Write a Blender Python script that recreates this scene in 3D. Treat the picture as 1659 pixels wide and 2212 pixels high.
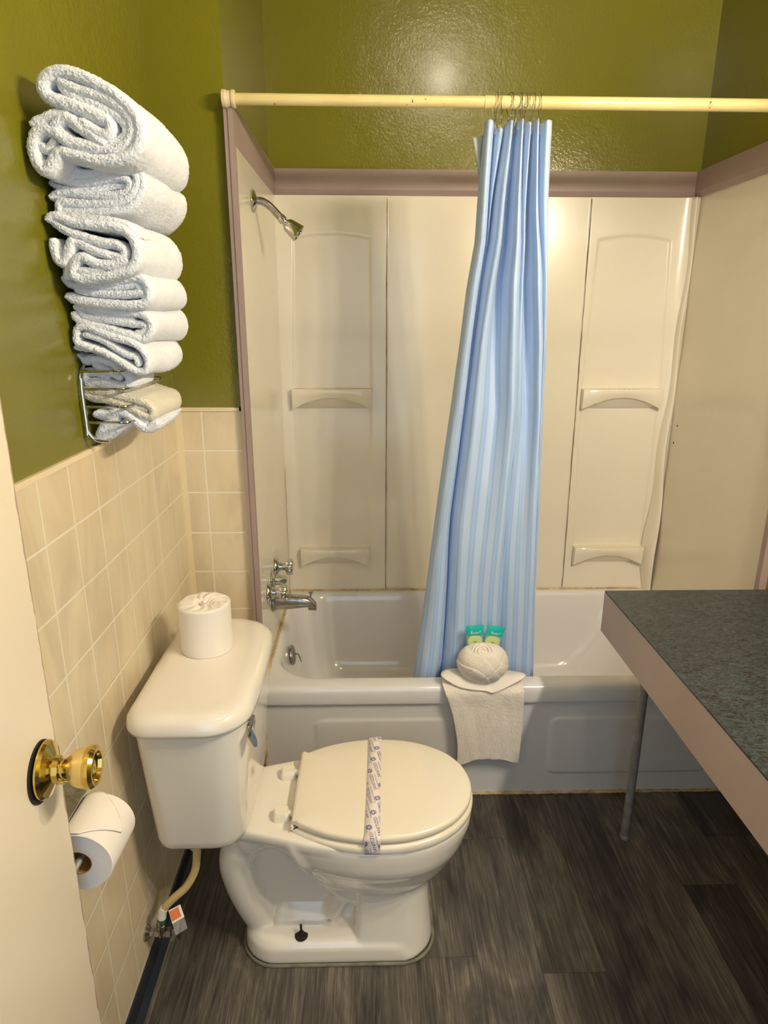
import bpy, bmesh, math, random
from mathutils import Vector, Matrix, noise
random.seed(7)
for o in list(bpy.data.objects): bpy.data.objects.remove(o)
S = bpy.context.scene
COL = S.collection
PI = math.pi

# ------------------------------------------------------------------ camera, light, exposure
cam = bpy.data.cameras.new('camera'); camo = bpy.data.objects.new('camera', cam); COL.objects.link(camo)
cam.sensor_fit = 'VERTICAL'; cam.sensor_height = 24; cam.lens = 1407.09/2212*24; cam.clip_start = 0.02
CF = Vector((0.023968, 0.957257, -0.288244)); CR = Vector((0.999704, -0.024157, 0.002903)); CU = Vector((0.004184, 0.288228, 0.957553))
camo.matrix_world = Matrix(((CR.x, CU.x, -CF.x, 0.3448), (CR.y, CU.y, -CF.y, -2.5512), (CR.z, CU.z, -CF.z, 1.5175), (0, 0, 0, 1)))
S.camera = camo
S.view_settings.view_transform = 'Standard'; S.view_settings.look = 'None'
S.view_settings.gamma = 1; S.view_settings.use_curve_mapping = False
S.view_settings.exposure = 0.0
wd = bpy.data.worlds.new('world'); S.world = wd; wd.use_nodes = True
wd.node_tree.nodes['Background'].inputs[0].default_value = (0.80, 0.88, 1.0, 1)
wd.node_tree.nodes['Background'].inputs[1].default_value = 0.05
# cool daylight coming in through the open doorway behind the camera
dl = bpy.data.lights.new('doorway_daylight', 'AREA'); dl.shape = 'RECTANGLE'; dl.size = 0.9; dl.size_y = 1.7
dl.energy = 9.5; dl.color = (0.62, 0.78, 1.0)
dlo = bpy.data.objects.new('doorway_daylight', dl); COL.objects.link(dlo)
dlo.location = (0.40, -2.95, 1.35); dlo.rotation_euler = (PI/2, 0, 0)
BULB_STRENGTH = 960.0; DOME_STRENGTH = 170.0; BULB_R = 0.030
BULBS = [(1.37, -1.80), (1.37, -2.00), (1.37, -2.20)]; BULB_Z = 2.06

# ------------------------------------------------------------------ materials
def lin(c):
    def f(v):
        v /= 255.0
        return v/12.92 if v <= 0.04045 else ((v+0.055)/1.055)**2.4
    return (f(c[0]), f(c[1]), f(c[2]), 1)
class NT:
    def __init__(s, name):
        s.m = bpy.data.materials.new(name); s.m.use_nodes = True; s.t = s.m.node_tree
        s.b = s.t.nodes['Principled BSDF']
    def n(s, typ, **kw):
        nd = s.t.nodes.new(typ)
        for k, v in kw.items():
            if k.startswith('i_'):
                key = k[2:]; key = int(key) if key.isdigit() else key.replace('_', ' ')
                nd.inputs[key].default_value = v
            else: setattr(nd, k, v)
        return nd
    def l(s, a, b): s.t.links.new(a, b)
    def math(s, op, a, b=None, c=None):
        nd = s.t.nodes.new('ShaderNodeMath'); nd.operation = op
        for i, v in enumerate((a, b, c)):
            if v is None: continue
            if isinstance(v, (int, float)): nd.inputs[i].default_value = v
            else: s.l(v, nd.inputs[i])
        return nd.outputs[0]
    def coord(s, kind='Object'):
        return s.n('ShaderNodeTexCoord').outputs[kind]
    def noise(s, vec, scale, detail=3, rough=0.5, mapscale=None, dist=0):
        if mapscale:
            mp = s.n('ShaderNodeMapping'); mp.inputs['Scale'].default_value = mapscale; s.l(vec, mp.inputs['Vector']); vec = mp.outputs[0]
        nd = s.n('ShaderNodeTexNoise'); nd.inputs['Scale'].default_value = scale; nd.inputs['Detail'].default_value = detail
        nd.inputs['Roughness'].default_value = rough; nd.inputs['Distortion'].default_value = dist
        s.l(vec, nd.inputs['Vector']); return nd.outputs['Fac']
    def ramp(s, fac, stops):
        nd = s.n('ShaderNodeValToRGB'); cr = nd.color_ramp
        while len(cr.elements) < len(stops): cr.elements.new(0.5)
        for e, (p, c) in zip(cr.elements, stops): e.position = p; e.color = c if len(c) == 4 else (*c, 1)
        s.l(fac, nd.inputs[0]); return nd.outputs[0]
    def mix(s, fac, a, b, mode='MIX'):
        nd = s.n('ShaderNodeMix', data_type='RGBA', blend_type=mode)
        for i, v in ((0, fac), (6, a), (7, b)):
            if isinstance(v, (int, float)): nd.inputs[i].default_value = v
            elif isinstance(v, tuple): nd.inputs[i].default_value = v
            else: s.l(v, nd.inputs[i])
        return nd.outputs[2]
    def bump(s, h, strength=0.3, dist=0.002):
        nd = s.n('ShaderNodeBump'); nd.inputs['Strength'].default_value = strength; nd.inputs['Distance'].default_value = dist
        s.l(h, nd.inputs['Height']); s.l(nd.outputs[0], s.b.inputs['Normal'])
    def base(s, v):
        if isinstance(v, tuple): s.b.inputs['Base Color'].default_value = v
        else: s.l(v, s.b.inputs['Base Color'])
    def set(s, rough=0.5, metal=0.0, coat=0.0, spec=0.5, sheen=0.0):
        s.b.inputs['Roughness'].default_value = rough; s.b.inputs['Metallic'].default_value = metal
        s.b.inputs['Coat Weight'].default_value = coat; s.b.inputs['Specular IOR Level'].default_value = spec
        s.b.inputs['Sheen Weight'].default_value = sheen
        s.b.inputs['Coat Roughness'].default_value = 0.06

def plain(name, c, rough=0.5, metal=0, coat=0, var=0.06, nscale=6, bump=0, bscale=200, spec=0.5):
    m = NT(name); co = m.coord(); f = m.noise(co, nscale, 4)
    a = tuple(min(1, x*(1-var)) for x in lin(c)[:3])+(1,); b = tuple(min(1, x*(1+var)) for x in lin(c)[:3])+(1,)
    m.base(m.ramp(f, [(0.3, a), (0.7, b)])); m.set(rough, metal, coat, spec)
    if bump: m.bump(m.noise(co, bscale, 3), bump, 0.001)
    return m.m

M = {}
def green():
    m = NT('olive_green_gloss_paint'); co = m.coord()
    big = m.noise(co, 1.6, 3); m.base(m.ramp(big, [(0.3, lin((113, 109, 26))), (0.75, lin((121, 117, 31)))]))
    m.set(0.15, 0, 0.25, 0.5)
    m.b.inputs['Coat Roughness'].default_value = 0.16
    h = m.math('ADD', m.noise(co, 95, 4, 0.6), m.math('MULTIPLY', m.noise(co, 12, 2), 1.5))
    m.bump(h, 0.34, 0.0035)
    return m.m
M['green'] = green()
M['mauve'] = plain('mauve_painted_wood', (160, 139, 132), 0.45, bump=0.15, bscale=60, var=0.05)
M['surround'] = plain('cream_acrylic_surround', (230, 221, 201), 0.22, coat=0.3, var=0.03, nscale=3, bump=0.05, bscale=20)
M['caulk'] = plain('aged_caulk', (196, 168, 120), 0.6, var=0.35, nscale=25)
M['caulk_and_shade_brown'] = plain('stained_caulk_and_rim_shade', (150, 122, 84), 0.6, var=0.4, nscale=30)  # seam caulk, also the painted shade under the tub rim
M['white_caulk'] = plain('white_caulk', (225, 215, 195), 0.5)
M['tub'] = plain('white_enamel_tub', (222, 219, 217), 0.12, coat=0.5, var=0.02, nscale=3)
M['porcelain'] = plain('white_porcelain', (236, 228, 214), 0.09, coat=0.6, var=0.02, nscale=4)
M['seatplastic'] = plain('ivory_seat_plastic', (236, 226, 204), 0.2, coat=0.3, var=0.015)
M['chrome'] = plain('chrome', (205, 205, 205), 0.09, metal=1, var=0.04, nscale=40, bump=0.05, bscale=90)
M['oldchrome'] = plain('spotted_chrome', (175, 172, 168), 0.22, metal=1, var=0.25, nscale=70, bump=0.2, bscale=160)
M['steel'] = plain('dull_steel_tube', (158, 154, 148), 0.45, metal=0.4, var=0.25, nscale=30)
M['dark'] = plain('dark_hole_shade', (18, 16, 15), 0.6)  # near-black for screw holes and the painted shade behind the rosette
M['rust'] = plain('rusty_bolt', (40, 24, 18), 0.75, var=0.5, nscale=80)
def brass():
    m = NT('polished_brass'); m.base(lin((208, 180, 100))); m.set(0.12, 1.0)
    m.bump(m.noise(m.coord(), 30, 2), 0.03, 0.001); return m.m
M['brass'] = brass()
M['brassworn'] = plain('lacquered_cream_brass', (226, 200, 128), 0.25, metal=0.75, var=0.05)
M['baseboard'] = plain('navy_black_vinyl_base', (34, 40, 52), 0.35, var=0.15)
M['door'] = plain('cream_gloss_door_paint', (232, 220, 196), 0.3, var=0.03, nscale=2, bump=0.12, bscale=35)
M['ceiling'] = plain('tan_ceiling_paint', (140, 132, 112), 0.8)  # unseen ceiling, kept tan to weaken the bounced light
def rod():
    m = NT('yellowed_enamel_rod'); co = m.coord()
    f = m.noise(co, 45, 4, 0.6)
    base = m.ramp(m.noise(co, 8, 2), [(0.3, lin((218, 198, 132))), (0.7, lin((228, 210, 148)))])
    chip = m.ramp(f, [(0.695, (0, 0, 0)), (0.72, (1, 1, 1))])
    m.base(m.mix(chip, base, lin((92, 52, 34)))); m.set(0.3, 0, 0.2); return m.m
M['rod'] = rod()
M['rodcap'] = plain('cream_plastic_cup', (226, 205, 165), 0.35, var=0.04)
def tile(name, ax, off, per, zoff, zper):
    m = NT(name); co = m.coord(); sp = m.n('ShaderNodeSeparateXYZ'); m.l(co, sp.inputs[0])
    def line(v, o, p):
        f = m.math('FRACT', m.math('DIVIDE', m.math('ADD', v, -o+50*p), p))
        return m.math('MULTIPLY', m.math('MINIMUM', f, m.math('SUBTRACT', 1.0, f)), p)
    d = m.math('MINIMUM', line(sp.outputs[ax], off, per), line(sp.outputs[2], zoff, zper))
    g = m.math('MINIMUM', m.math('MAXIMUM', m.math('DIVIDE', m.math('SUBTRACT', 0.0026, d), 0.0012), 0.0), 1.0)
    n1 = m.noise(co, 9, 4, 0.55, mapscale=(1, 1, 0.35) , dist=1.2)
    n2 = m.noise(co, 3.0, 2)
    c = m.ramp(n1, [(0.3, lin((206, 190, 160))), (0.55, lin((222, 207, 176))), (0.8, lin((228, 214, 186)))])
    c = m.mix(m.ramp(n2, [(0.45, (0, 0, 0)), (0.75, (0.5, 0.5, 0.5))]), c, lin((224, 196, 156)))
    c = m.mix(g, c, lin((236, 228, 208)))
    m.base(c); m.set(0.28, 0, 0.1)
    h = m.math('ADD', m.math('MULTIPLY', m.math('MINIMUM', d, 0.004), 120), m.math('MULTIPLY', n1, 0.25))
    m.bump(h, 0.5, 0.002); return m.m
M['tile_left'] = tile('cream_tileboard_left', 1, -0.762, 0.1107, 1.156, 0.1203)
M['tile_jog'] = tile('cream_tileboard_jog', 0, -0.112, 0.1095, 1.156, 0.1203)
M['bead'] = plain('cream_edge_bead', (230, 212, 176), 0.35, var=0.04)
def planks():
    m = NT('charcoal_wood_look_vinyl_plank'); co = m.coord(); sp = m.n('ShaderNodeSeparateXYZ'); m.l(co, sp.inputs[0])
    X, Y = sp.outputs[0], sp.outputs[1]; w = 0.152
    xi = m.math('DIVIDE', m.math('ADD', X, 10.03), w); row = m.math('FLOOR', xi); fx = m.math('FRACT', xi)
    wn = m.n('ShaderNodeTexWhiteNoise', noise_dimensions='1D'); m.l(row, wn.inputs['W'])
    yy = m.math('DIVIDE', m.math('ADD', Y, m.math('MULTIPLY', wn.outputs['Value'], 1.2)), 1.22)
    py = m.math('FLOOR', yy); fy = m.math('FRACT', yy)
    wn2 = m.n('ShaderNodeTexWhiteNoise', noise_dimensions='2D'); cv = m.n('ShaderNodeCombineXYZ'); m.l(row, cv.inputs[0]); m.l(py, cv.inputs[1]); m.l(cv.outputs[0], wn2.inputs['Vector'])
    rnd = wn2.outputs['Value']
    off = m.n('ShaderNodeCombineXYZ'); m.l(m.math('ADD', X, m.math('MULTIPLY', rnd, 7.0)), off.inputs[0]); m.l(m.math('ADD', Y, m.math('MULTIPLY', rnd, 13.0)), off.inputs[1])
    grain = m.noise(off.outputs[0], 60, 5, 0.65, mapscale=(2.2, 0.10, 1), dist=0.8)
    fine = m.noise(off.outputs[0], 260, 3, 0.6, mapscale=(1.8, 0.05, 1))
    blot = m.noise(off.outputs[0], 7, 4, 0.6, mapscale=(1.0, 0.35, 1), dist=1.0)
    v = m.math('ADD', m.math('MULTIPLY', grain, 0.55), m.math('ADD', m.math('MULTIPLY', blot, 0.55), m.math('MULTIPLY', m.math('SUBTRACT', rnd, 0.5), 0.13)))
    c = m.ramp(v, [(0.34, lin((34, 31, 30))), (0.47, lin((60, 55, 52))), (0.6, lin((90, 84, 76))), (0.76, lin((136, 127, 112)))])
    c = m.mix(m.math('MULTIPLY', m.ramp(fine, [(0.55, (0, 0, 0)), (0.7, (1, 1, 1))]), 0.35), c, lin((30, 28, 28)))
    e = m.math('MULTIPLY', m.math('MINIMUM', fx, m.math('SUBTRACT', 1.0, fx)), w)
    e2 = m.math('MULTIPLY', m.math('MINIMUM', fy, m.math('SUBTRACT', 1.0, fy)), 1.22)
    g = m.math('LESS_THAN', m.math('MINIMUM', e, e2), 0.0009)
    c = m.mix(m.math('MULTIPLY', g, 0.4), c, lin((20, 19, 19)))
    m.base(c); m.set(0.42, 0, 0.0, 0.4)
    m.bump(m.math('ADD', grain, m.math('MULTIPLY', fine, 0.5)), 0.25, 0.0015); return m.m
M['floor'] = planks()
def laminate():
    m = NT('dark_green_grey_marbled_laminate'); co = m.coord()
    n1 = m.noise(co, 55, 8, 0.75, mapscale=(0.8, 1.7, 1), dist=2.2); n2 = m.noise(co, 6, 4, 0.6)
    c = m.ramp(n1, [(0.36, lin((20, 20, 20))), (0.44, lin((46, 38, 36))), (0.50, lin((54, 62, 64))), (0.62, lin((74, 86, 88))), (0.8, lin((42, 52, 54)))])
    c = m.mix(m.math('MULTIPLY', n2, 0.35), c, lin((52, 52, 50)))
    m.base(c); m.set(0.32, 0, 0.0, 0.3); return m.m
M['laminate'] = laminate()
M['fascia'] = plain('mauve_beige_painted_fascia', (178, 158, 146), 0.4, var=0.05, bump=0.08, bscale=50)
def terry(name, c, bscale=700):
    m = NT(name); co = m.coord(); f = m.noise(co, 30, 4)
    l = lin(c); m.base(m.ramp(f, [(0.3, tuple(x*0.93 for x in l[:3])+(1,)), (0.7, l)]))
    m.set(0.95, 0, 0, 0.1, 0.25)
    vo = m.n('ShaderNodeTexVoronoi'); vo.inputs['Scale'].default_value = bscale; m.l(co, vo.inputs['Vector'])
    m.bump(m.math('ADD', vo.outputs['Distance'], m.math('MULTIPLY', m.noise(co, bscale*0.45, 3, 0.7), 1.6)), 0.7, 0.0011); return m.m
M['towel'] = terry('white_terry', (247, 249, 255)); M['towelcream'] = terry('cream_terry', (232, 224, 204)); M['mat'] = terry('off_white_terry', (240, 230, 216), 520)
M['hem'] = plain('white_woven_hem', (232, 226, 216), 0.85, var=0.03, bump=0.3, bscale=900)
def curtain():
    m = NT('light_blue_striped_polyester'); uv = m.coord('UV'); sp = m.n('ShaderNodeSeparateXYZ'); m.l(uv, sp.inputs[0])
    f = m.math('FRACT', m.math('MULTIPLY', sp.outputs[0], 13.0)); f2 = m.math('FRACT', m.math('MULTIPLY', sp.outputs[0], 39.0))
    s = m.math('GREATER_THAN', f, 0.5); s2 = m.math('MULTIPLY', m.math('GREATER_THAN', f2, 0.55), m.math('SUBTRACT', 1.0, s))
    st = m.math('MINIMUM', m.math('ADD', s, m.math('MULTIPLY', s2, 0.35)), 1.0)
    m.base(m.mix(st, lin((160, 188, 226)), lin((186, 205, 233))))
    m.l(m.math('ADD', 0.5, m.math('MULTIPLY', st, -0.17)), m.b.inputs['Roughness'])
    m.b.inputs['Sheen Weight'].default_value = 0.2; m.b.inputs['Specular IOR Level'].default_value = 0.5
    wr = m.noise(m.coord(), 14, 4, 0.6, dist=0.5, mapscale=(1, 1, 0.4)); m.bump(wr, 0.25, 0.01); return m.m
M['curtain'] = curtain()
M['curtainback'] = plain('grey_curtain_lining', (150, 160, 160), 0.5, var=0.1)
def paper():
    m = NT('white_tissue_paper'); co = m.coord(); m.base(lin((238, 230, 220))); m.set(0.85, 0, 0, 0.2)
    m.bump(m.noise(co, 160, 4, 0.6), 0.3, 0.001); return m.m
M['paper'] = paper()
M['wrap'] = plain('white_wrapping_paper', (236, 228, 216), 0.7, var=0.02, bump=0.25, bscale=60)
M['cardboard'] = plain('brown_cardboard', (190, 140, 80), 0.8, var=0.1)
M['band'] = plain('white_paper_band', (240, 226, 214), 0.6, var=0.01)
M['ink'] = plain('blue_ink', (28, 60, 150), 0.6, var=0.05); M['ink2'] = plain('grey_blue_ink', (70, 84, 140), 0.6, var=0.05)
M['teal'] = plain('teal_foil', (30, 186, 178), 0.3, var=0.06); M['soap'] = plain('pale_yellow_soap', (214, 214, 110), 0.4, var=0.05)
M['whiteink'] = plain('white_ink', (235, 245, 245), 0.5, var=0.01); M['darkink'] = plain('dark_ink', (90, 84, 40), 0.6, var=0.01)
def clear(name, c=(1, 1, 1, 1), al=0.35):
    m = NT(name); m.base(c); m.set(0.1, 0, 0, 0.6); m.b.inputs['Alpha'].default_value = al; return m.m
M['clear'] = clear('clear_plastic', (0.45, 0.75, 0.72, 1), 0.25)
M['cleartab'] = clear('clear_tab', (0.8, 0.8, 0.8, 1), 0.14)
M['hose'] = plain('yellowed_braided_hose', (205, 178, 120), 0.55, var=0.06)
M['orange'] = plain('orange_tag_card', (214, 110, 50), 0.6, var=0.15, nscale=60)
M['greenband'] = plain('green_label', (20, 110, 60), 0.5)
def glow(nm, st):
    m = NT(nm); m.b.inputs['Emission Color'].default_value = (1.0, 0.87, 0.71, 1); m.b.inputs['Emission Strength'].default_value = st
    m.base((1, 1, 1, 1)); return m.m
M['bulb'] = glow('warm_glass_bulb', BULB_STRENGTH); M['dome'] = glow('warm_glass_globe', DOME_STRENGTH)

# ------------------------------------------------------------------ builders
def mesh(name, verts, faces, mat, parent=None, smooth=True, uvs=None, loc=None):
    org = Vector(parent.location) if parent is not None and parent.get('_root') is None else Vector((0, 0, 0))
    if parent is not None:
        p = parent; org = Vector((0, 0, 0))
        while p is not None: org += Vector(p.location); p = p.parent
    if loc is not None: org += Vector(loc)
    me = bpy.data.meshes.new(name); me.from_pydata([tuple(Vector(v)-org) for v in verts], [], faces)
    me.materials.append(mat)
    if smooth:
        for p in me.polygons: p.use_smooth = True
    if uvs:
        ul = me.uv_layers.new(name='UVMap')
        for l in me.loops: ul.data[l.index].uv = uvs[l.vertex_index]
    bm = bmesh.new(); bm.from_mesh(me); bmesh.ops.recalc_face_normals(bm, faces=bm.faces); bm.to_mesh(me); bm.free()
    o = bpy.data.objects.new(name, me); COL.objects.link(o); o.parent = parent
    if loc is not None: o.location = loc
    return o
def sharp(o, ang=35):
    o.data.update()
    try: o.data.set_sharp_from_angle(angle=math.radians(ang))
    except Exception: pass
    return o
def empty(name, loc):
    o = bpy.data.objects.new(name, None); COL.objects.link(o); o.location = loc; o.empty_display_size = 0.05; return o
def tag(o, label, cat, group=None, kind=None):
    o['label'] = label; o['category'] = cat
    if group: o['group'] = group
    if kind: o['kind'] = kind
    return o
def struct(o): o['kind'] = 'structure'; return o
class B:
    """collects geometry for one mesh"""
    def __init__(s): s.v = []; s.f = []; s.uv = []
    def add(s, v, f):
        n = len(s.v); s.v += [Vector(a) for a in v]; s.f += [tuple(i+n for i in q) for q in f]; return s
    def box(s, x0, x1, y0, y1, z0, z1):
        v = [(x, y, z) for x in (x0, x1) for y in (y0, y1) for z in (z0, z1)]
        return s.add(v, [(0, 1, 3, 2), (4, 6, 7, 5), (0, 4, 5, 1), (2, 3, 7, 6), (0, 2, 6, 4), (1, 5, 7, 3)])
    def loft(s, rings, cap0=True, cap1=True, closed=True):
        n = len(rings[0]); v = [p for r in rings for p in r]; f = []
        for i in range(len(rings)-1):
            for j in range(n if closed else n-1):
                k = (j+1) % n; f.append((i*n+j, i*n+k, (i+1)*n+k, (i+1)*n+j))
        if cap0: f.append(tuple(range(n)))
        if cap1: f.append(tuple((len(rings)-1)*n+j for j in range(n)))
        return s.add(v, f)
    def grid(s, fn, nu, nv):
        v = [fn(i/nu, j/nv) for j in range(nv+1) for i in range(nu+1)]
        f = [(j*(nu+1)+i, j*(nu+1)+i+1, (j+1)*(nu+1)+i+1, (j+1)*(nu+1)+i) for j in range(nv) for i in range(nu)]
        return s.add(v, f)
    def tube(s, pts, r, seg=12, cap=True, closed=False):
        pts = [Vector(p) for p in pts]; n = len(pts); rings = []
        t0 = (pts[1]-pts[0]).normalized(); up = Vector((0, 0, 1)) if abs(t0.z) < 0.9 else Vector((1, 0, 0))
        a = t0.cross(up).normalized()
        for i, p in enumerate(pts):
            if closed: t = (pts[(i+1) % n]-pts[i-1]).normalized()
            else: t = (pts[min(i+1, n-1)]-pts[max(i-1, 0)]).normalized()
            a = (a-t*a.dot(t)).normalized(); b = t.cross(a); rr = r[i] if isinstance(r, (list, tuple)) else r
            rings.append([p+(a*math.cos(2*PI*k/seg)+b*math.sin(2*PI*k/seg))*rr for k in range(seg)])
        if closed: rings.append(rings[0]); cap = False
        return s.loft(rings, cap, cap)
    def lathe(s, prof, base, axis=(0, 0, 1), seg=32, cap=True):
        ax = Vector(axis).normalized(); u = ax.cross(Vector((0, 0, 1)) if abs(ax.z) < 0.9 else Vector((1, 0, 0))).normalized(); w = ax.cross(u); base = Vector(base)
        rings = [[base+ax*h+(u*math.cos(2*PI*k/seg)+w*math.sin(2*PI*k/seg))*max(r, 1e-5) for k in range(seg)] for r, h in prof]
        return s.loft(rings, cap, cap)
    def make(s, name, mat, parent=None, smooth=True, sh=35, loc=None):
        o = mesh(name, s.v, s.f, mat, parent, smooth, loc=loc)
        if smooth and sh: sharp(o, sh)
        return o
def box(name, x0, x1, y0, y1, z0, z1, mat, parent=None, bev=0.0):
    o = B().box(x0, x1, y0, y1, z0, z1).make(name, mat, parent, smooth=False)
    if bev:
        md = o.modifiers.new('bevel', 'BEVEL'); md.width = bev; md.segments = 3
    return o
def spline(pts, step=None, n=8, closed=False):
    P = [Vector(p) for p in pts]; out = []; N = len(P)
    rng = range(N if closed else N-1)
    for i in rng:
        p0 = P[i-1] if (closed or i > 0) else P[0]; p1 = P[i]; p2 = P[(i+1) % N]; p3 = P[(i+2) % N] if (closed or i+2 < N) else P[-1]
        m = n if not step else max(2, int((p2-p1).length/step))
        for k in range(m):
            t = k/m; out.append(0.5*((2*p1)+(p2-p0)*t+(2*p0-5*p1+4*p2-p3)*t*t+(3*p1-p0-3*p2+p3)*t**3))
    if not closed: out.append(P[-1])
    return out
def interp(tab, x):
    if x <= tab[0][0]: return tab[0][1]
    for (a, b), (c, d) in zip(tab, tab[1:]):
        if x <= c: return b+(d-b)*(x-a)/(c-a)
    return tab[-1][1]
def sm(a, b, x):
    t = max(0, min(1, (x-a)/(b-a))); return t*t*(3-2*t)
def rrect(x0, x1, y0, y1, r, z, seg=8):
    r = r if isinstance(r, (list, tuple)) else [r]*4   # corners: (x1,y1),(x0,y1),(x0,y0),(x1,y0)
    out = []
    for (cx, cy, sx, sy, a0, rr) in ((x1, y1, -1, -1, 0, r[0]), (x0, y1, 1, -1, PI/2, r[1]), (x0, y0, 1, 1, PI, r[2]), (x1, y0, -1, 1, 1.5*PI, r[3])):
        for k in range(seg+1):
            a = a0+PI/2*k/seg; out.append(Vector((cx+sx*rr+math.cos(a)*rr, cy+sy*rr+math.sin(a)*rr, z)))
    return out
def text_geo(txt, size, font_shear=0.0):
    cu = bpy.data.curves.new('txt', 'FONT'); cu.body = txt; cu.size = size; cu.resolution_u = 2; cu.shear = font_shear; cu.align_x = 'CENTER'; cu.align_y = 'CENTER'
    ob = bpy.data.objects.new('txt', cu); COL.objects.link(ob); dg = bpy.context.evaluated_depsgraph_get(); dg.update()
    me = bpy.data.meshes.new_from_object(ob.evaluated_get(dg)); v = [p.co.copy() for p in me.vertices]; f = [tuple(p.vertices) for p in me.polygons]
    bpy.data.objects.remove(ob); bpy.data.curves.remove(cu); bpy.data.meshes.remove(me); return v, f
# ------------------------------------------------------------------ the setting
XL = -0.185; YJ = -0.746; XR = 1.60; YF = -2.62; ZC = 2.965; ZT = 1.274
struct(box('floor', XL-0.05, XR+0.05, YF-0.5, -0.70, -0.05, 0.0, M['floor']))
struct(box('ceiling', XL-0.1, XR+0.1, YF-0.1, 0.1, ZC, ZC+0.05, M['ceiling']))
wl = struct(box('wall_left', XL-0.06, XL, YF, YJ+0.05, 0, ZC, M['green']))
struct(box('wall_back', -0.06, 1.60, 0.0, 0.06, 0, ZC, M['green']))
struct(box('wall_jog', XL, 0.0, YJ, YJ+0.05, 0, ZC, M['green']))
struct(box('wall_alcove_left', -0.06, 0.0, YJ+0.05, 0.0, 0, ZC, M['green']))
struct(box('wall_alcove_right', 1.538, 1.60, YJ, 0.0, 0, ZC, M['green']))
struct(box('wall_right', XR, XR+0.06, YF, YJ+0.05, 0, ZC, M['green']))
# front wall with the doorway the picture is taken through
struct(B().box(XL-0.06, -0.06, YF-0.10, YF, 0, ZC).box(0.86, XR+0.06, YF-0.10, YF, 0, ZC).box(-0.06, 0.86, YF-0.10, YF, 2.08, ZC).make('wall_front', M['green'], smooth=False))
# tileboard wainscot, sits 4 mm proud
struct(box('trim_1', XL, XL+0.004, YF, YJ, 0.0, ZT-0.006, M['tile_left'])).name = 'trim_1'
struct(box('trim_2', XL+0.004, -0.003, YJ-0.004, YJ, 0.0, ZT-0.006, M['tile_jog']))
struct(B().box(XL, XL+0.007, YF, YJ, ZT-0.008, ZT+0.002).box(XL+0.004, 0.0, YJ-0.007, YJ, ZT-0.008, ZT+0.002)
       .box(-0.008, 0.0, YJ-0.007, YJ, 0.0, ZT+0.002).box(XL+0.004, XL+0.018, YJ-0.0065, YJ, 0.0, ZT-0.008).make('trim_3', M['bead'], smooth=False))
b = B(); b.loft([[(XL, y, 0.0), (XL+0.022, y, 0.0), (XL+0.020, y, 0.004), (XL+0.009, y, 0.016), (XL+0.008, y, 0.058), (XL+0.004, y, 0.062), (XL, y, 0.062)] for y in (YF, YJ-0.004)])
struct(b.make('baseboard_left', M['baseboard']))
struct(B().box(XL+0.008, -0.002, YJ-0.010, YJ-0.004, 0, 0.062).make('baseboard_back', M['baseboard'], smooth=False))
# mauve painted wood around the shower alcove
T0, T1, T2 = 1.925, 1.944, 2.010
b = B()
b.box(0.0, 1.538, -0.020, 0.0, T1, T2)
b.loft([[(x, 0, T1), (x, -0.020, T1), (x, -0.012, T0+0.004), (x, -0.010, T0), (x, 0, T0)] for x in (0.0, 1.538)])
struct(b.make('trim_4', M['mauve'], smooth=False))
b = B(); b.box(0.0, 0.022, -0.75, -0.020, T1, T2); b.loft([[(0, y, T1), (0.022, y, T1), (0.017, y, T0+0.004), (0.015, y, T0), (0, y, T0)] for y in (-0.75, -0.012)])
struct(b.make('trim_5', M['mauve'], smooth=False))
b = B(); b.box(1.516, 1.538, -0.75, -0.020, T1, T2); b.loft([[(1.538, y, T1), (1.516, y, T1), (1.521, y, T0+0.004), (1.523, y, T0), (1.538, y, T0)] for y in (-0.75, -0.012)])
struct(b.make('trim_6', M['mauve'], smooth=False))
struct(B().box(0.0, 0.011, -0.768, -0.748, 0.40, 2.003).box(0.011, 0.023, -0.771, -0.748, 0.40, 2.003).make('trim_7', M['mauve'], smooth=False))
struct(B().box(1.516, 1.538, -0.770, -0.748, 0.40, 2.003).box(1.50, 1.60, -0.766, -0.748, 0.40, 0.62).make('trim_8', M['mauve'], smooth=False))
struct(box('trim_9', -0.035, 0.0, -0.760, YJ, 0.0, 0.40, M['surround']))

# ------------------------------------------------------------------ shower surround
sur = empty('shower_surround', (0.77, -0.05, 0.39))
tag(sur, 'cream three-piece plastic shower surround with moulded shelf columns above the bathtub', 'shower surround')
XA, XB = 0.015, 1.528; ZB = 0.388; ZTp = 1.926
def recess(x, z, xl, xr, zb, zt):
    a = interp(xl, z); c = interp(xr, z); u = (x-(a+c)/2)/((c-a)/2)
    top = zt-0.016*u*u
    d = min(x-a, c-x, z-zb, top-z)
    return sm(-0.004, 0.006, d)
XLr = [(0.55, 0.069), (1.25, 0.057), (1.80, 0.077)]; XRr = [(0.55, 0.345), (1.25, 0.360), (1.80, 0.356)]
XLq = [(0.55, 1.197), (1.25, 1.172), (1.80, 1.186)]; XRq = [(0.55, 1.478), (1.25, 1.480), (1.80, 1.451)]
def seamL(z): return 0.414
def seamR(z): return 1.168-0.015*(z-0.39)/1.5
def prot(x, z):
    h = 0.012
    if x < 0.414+0.004 or x > seamR(z)-0.004: h = 0.0165
    for xl, xr in ((XLr, XRr), (XLq, XRq)):
        for zb, zt in ((0.60, 1.164), (1.246, 1.80)):
            if zb < 1: zt2 = zt+0.2
            rr = recess(x, z, xl, xr, zb, zt if zb > 1 else 1.2)
            h -= 0.0055*rr
    # coved outer corners
    h += 0.03*math.exp(-((XB-x)/0.018))
    h += 0.0012*noise.noise(Vector((x*3, z*2, 0)))
    return h
nx, nz = 420, 330
xs = [XA+(XB-XA)*i/nx for i in range(nx+1)]
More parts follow.
